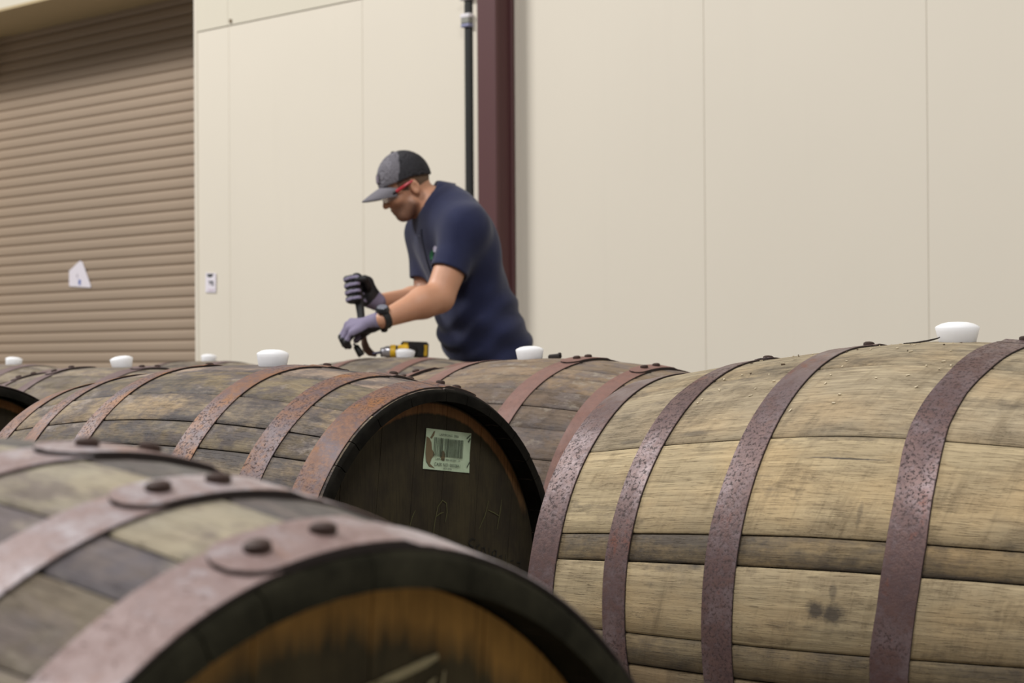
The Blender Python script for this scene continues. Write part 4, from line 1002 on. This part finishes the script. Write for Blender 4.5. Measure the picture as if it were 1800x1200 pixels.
# ------------------------------------------------------------------ tools on the worked barrel
pt_ = empty('pry_tool', T_BOT); tag(pt_, 'black handled pry tool with a rusty flared foot held upright in the fist', 'tool')
b = MB(); b.tube([T_TOP - TA * .006, T_TOP, T_TOP + TA * .004, on_tool(500), on_tool(535), on_tool(548), on_tool(575)], [.010, .0165, .0168, .0145, .0140, .0125, .0115], 16); inroot(pt_, b.build('tool_handle', plain('black_rubber_grip', lin(44, 44, 46), .6)))
M_TRUST = plain('rusty_tool_steel', lin(112, 88, 74), .5, .4, .25, 80)
S0_ = on_tool(570); b = MB(); b.tube([S0_, at(639.5, 592, 6.24), at(641, 606, 6.235)], [.0085, .0085, .0105], 12); inroot(pt_, b.build('tool_shank', M_TRUST))
b = MB(); b.tube([at(640.5, 602, 6.235), at(644, 613, 6.232), at(651, 620, 6.228), at(661, 624, 6.222)], [.0105, .0125, .011, .006], 12); inroot(pt_, b.build('tool_foot', M_TRUST))
ch = empty('steel_punch', at(630, 620, 6.17)); tag(ch, 'short black punch slanting under the fingers of the lower glove', 'tool')
b = MB(); b.tube([at(621.5, 603.5, 6.19), at(624.5, 607, 6.19)], [.0035, .004], 10); inroot(ch, b.build('punch_tip', plain('bare_steel', lin(150, 150, 156), .35, .8)))
b = MB(); b.tube([at(624.5, 607, 6.19), at(626, 609, 6.19), at(634, 622, 6.19), at(636, 625, 6.19)], [.006, .0092, .0115, .0105], 12); inroot(ch, b.build('punch_grip', M_BLACK))

# cordless drill lying behind the bung
DD = 6.17
zr = at(690, 627, DD)
dr = empty('cordless_drill', at(700, 627, DD)); tag(dr, 'yellow and black cordless drill lying behind a white bung on the far barrel', 'drill')
M_YEL = plain('yellow_tool_plastic', lin(232, 186, 44), .45); M_TBLK = plain('black_tool_plastic', lin(44, 43, 42), .5); M_CHK = plain('brushed_chuck_steel', lin(190, 188, 194), .3, .7)
def dpt(px, py, dd=0.0): return at(px, py, DD + dd)
b = MB(); b.tube([dpt(655, 621.5), dpt(670, 619)], [.004, .004], 8); inroot(dr, b.build('drill_bit', plain('dark_bit', lin(58, 54, 74), .4, .6)))
b = MB(); b.tube([dpt(668, 619), dpt(670, 619), dpt(671, 619), dpt(678, 618.3), dpt(679, 618.3), dpt(687, 618)], [.006, .009, .014, .0165, .018, .018], 20); inroot(dr, b.build('chuck', M_CHK))
b = MB(); b.tube([dpt(669.2, 619), dpt(671.6, 619)], [.0135, .0145], 16); inroot(dr, b.build('chuck_nose', M_TBLK))
b = MB(); b.tube([dpt(686, 617.8), dpt(687, 617.8), dpt(694, 617.5), dpt(696, 617.5)], [.018, .0205, .021, .019], 20); inroot(dr, b.build('torque_collar', M_YEL))
b = MB(); b.tube([dpt(695, 617.5), dpt(700, 617.5)], [.019, .019], 18); inroot(dr, b.build('collar_gap', M_TBLK))
b = MB(); b.tube([dpt(699, 617.3), dpt(702, 617.2), dpt(716, 616.8), dpt(719, 616.6)], [.018, .020, .020, .016], 20); hb = b.build('motor_body', M_YEL); inroot(dr, hb)
b = MB(); b.tube([dpt(712, 617, .0), dpt(720, 616, .05), dpt(727, 615, .085)], [.017, .0165, .018], 14); inroot(dr, b.build('handle', M_TBLK))
px1 = at(1, 0, DD) - at(0, 0, DD); s_px = np.linalg.norm(px1)
bx = np.array([1.0, .0, -.04]); bx /= np.linalg.norm(bx); by = np.array([0, 1.0, 0]); bz = np.cross(bx, by)
BM = np.array([bx, by, bz]).T
b = MB(); b.box(dpt(729, 614.5, .115), (48 * s_px, .085, 29 * s_px), BM, bev=.006); bt = inroot(dr, b.build('battery', M_TBLK, smooth=False))
def batt_bit(name, px, py, w_, h_, mat):
    b = MB(); b.box(dpt(px, py, .0715), (w_ * s_px, .004, h_ * s_px), BM, bev=.001); o = b.build(name, mat, smooth=False); o.parent = bt; return o
batt_bit('battery_clip', 713, 606, 9, 8, M_YEL); batt_bit('battery_stripe', 748, 616, 6, 20, M_YEL)
batt_bit('battery_stripe', 745, 613, 3, 9, M_TBLK)
# black rubber block right of the bung on the barrel behind
rb_ = MB(); pb_ = R_(-5.5); rp = to_world(F_B, (-.014, rprof(F_B, -.014) * math.sin(pb_), rprof(F_B, -.014) * math.cos(pb_)))
rb_.box(rp + np.array([0, 0, .0055]), (.028, .045, .011), np.array([[math.cos(.1), 0, -math.sin(.1)], [0, 1, 0], [math.sin(.1), 0, math.cos(.1)]]), bev=.003)
rb_.box(rp + np.array([.010, 0, .0085]), (.007, .045, .011), None, bev=.002)
tag(rb_.build('rubber_block', plain('black_rubber', lin(48, 42, 40), .7), smooth=False), 'short black rubber block beside the white bung on the dull brown barrel', 'block')
# wood chips on the right barrel
rnd = random.Random(3); b = MB()
for i in range(70):
    x = rnd.uniform(-.14, .30); p = R_(rnd.choice([rnd.uniform(2, 14), rnd.uniform(4, 24), rnd.uniform(10, 40)])); r = rprof(F_R, x) + .0008
    c = to_world(F_R, (x, r * math.sin(p), r * math.cos(p))); nn = F_R.y * math.sin(p) + F_R.u * math.cos(p); t = F_R.a; s_ = np.cross(nn, t); an = rnd.uniform(0, 6.28)
    M_ = np.array([t * math.cos(an) + s_ * math.sin(an), -t * math.sin(an) + s_ * math.cos(an), nn]).T
    b.box(c, (rnd.uniform(.002, .006), rnd.uniform(.0008, .002), rnd.uniform(.0006, .0016)), M_, mi=0 if rnd.random() < .6 else 1)
o = b.build('wood_chips', None, None, smooth=False, mats=[plain('pale_chip', lin(206, 192, 164), .8), plain('dark_chip', lin(92, 74, 56), .8)]); o['kind'] = 'stuff'
tag(o, 'scattered tiny wood chips lying on top of the pale right barrel', 'wood chips')
b = MB(); pts = [(1588, 603.5), (1610, 602), (1632, 598.5), (1648, 594.5), (1656, 590.5)]
b.tube([at(px, py, 2.66 - .0006 * i) for i, (px, py) in enumerate(pts)], [.0006, .0012, .0014, .0011, .0003], 6)
o = b.build('splinter', plain('dark_splinter', lin(46, 38, 32), .8)); tag(o, 'thin dark curled splinter in front of the largest white bung', 'splinter')


v = []; f = []
for i in range(7):
    t = i / 6; a = -1.1 + 2.2 * t
    for k_ in (-1, 1):
        c = at(1776 + 22 * t, 672 - 8 * t - 4 * math.sin(math.pi * t), 2.55); v.append(c + np.array([0, .0, .0028 * k_ * math.cos(a)]) + np.array([0, -.004 * k_, 0]))
for i in range(6): f.append((2 * i, 2 * i + 1, 2 * i + 3, 2 * i + 2))
o = mk('bark_flake', v, f, plain('brown_bark', lin(86, 62, 50), .6, 0, .3, 200, .4)); md = o.modifiers.new('s', 'SOLIDIFY'); md.thickness = .0015
tag(o, 'small curled brown bark flake on the pale barrel by the right photo edge', 'bark flake')
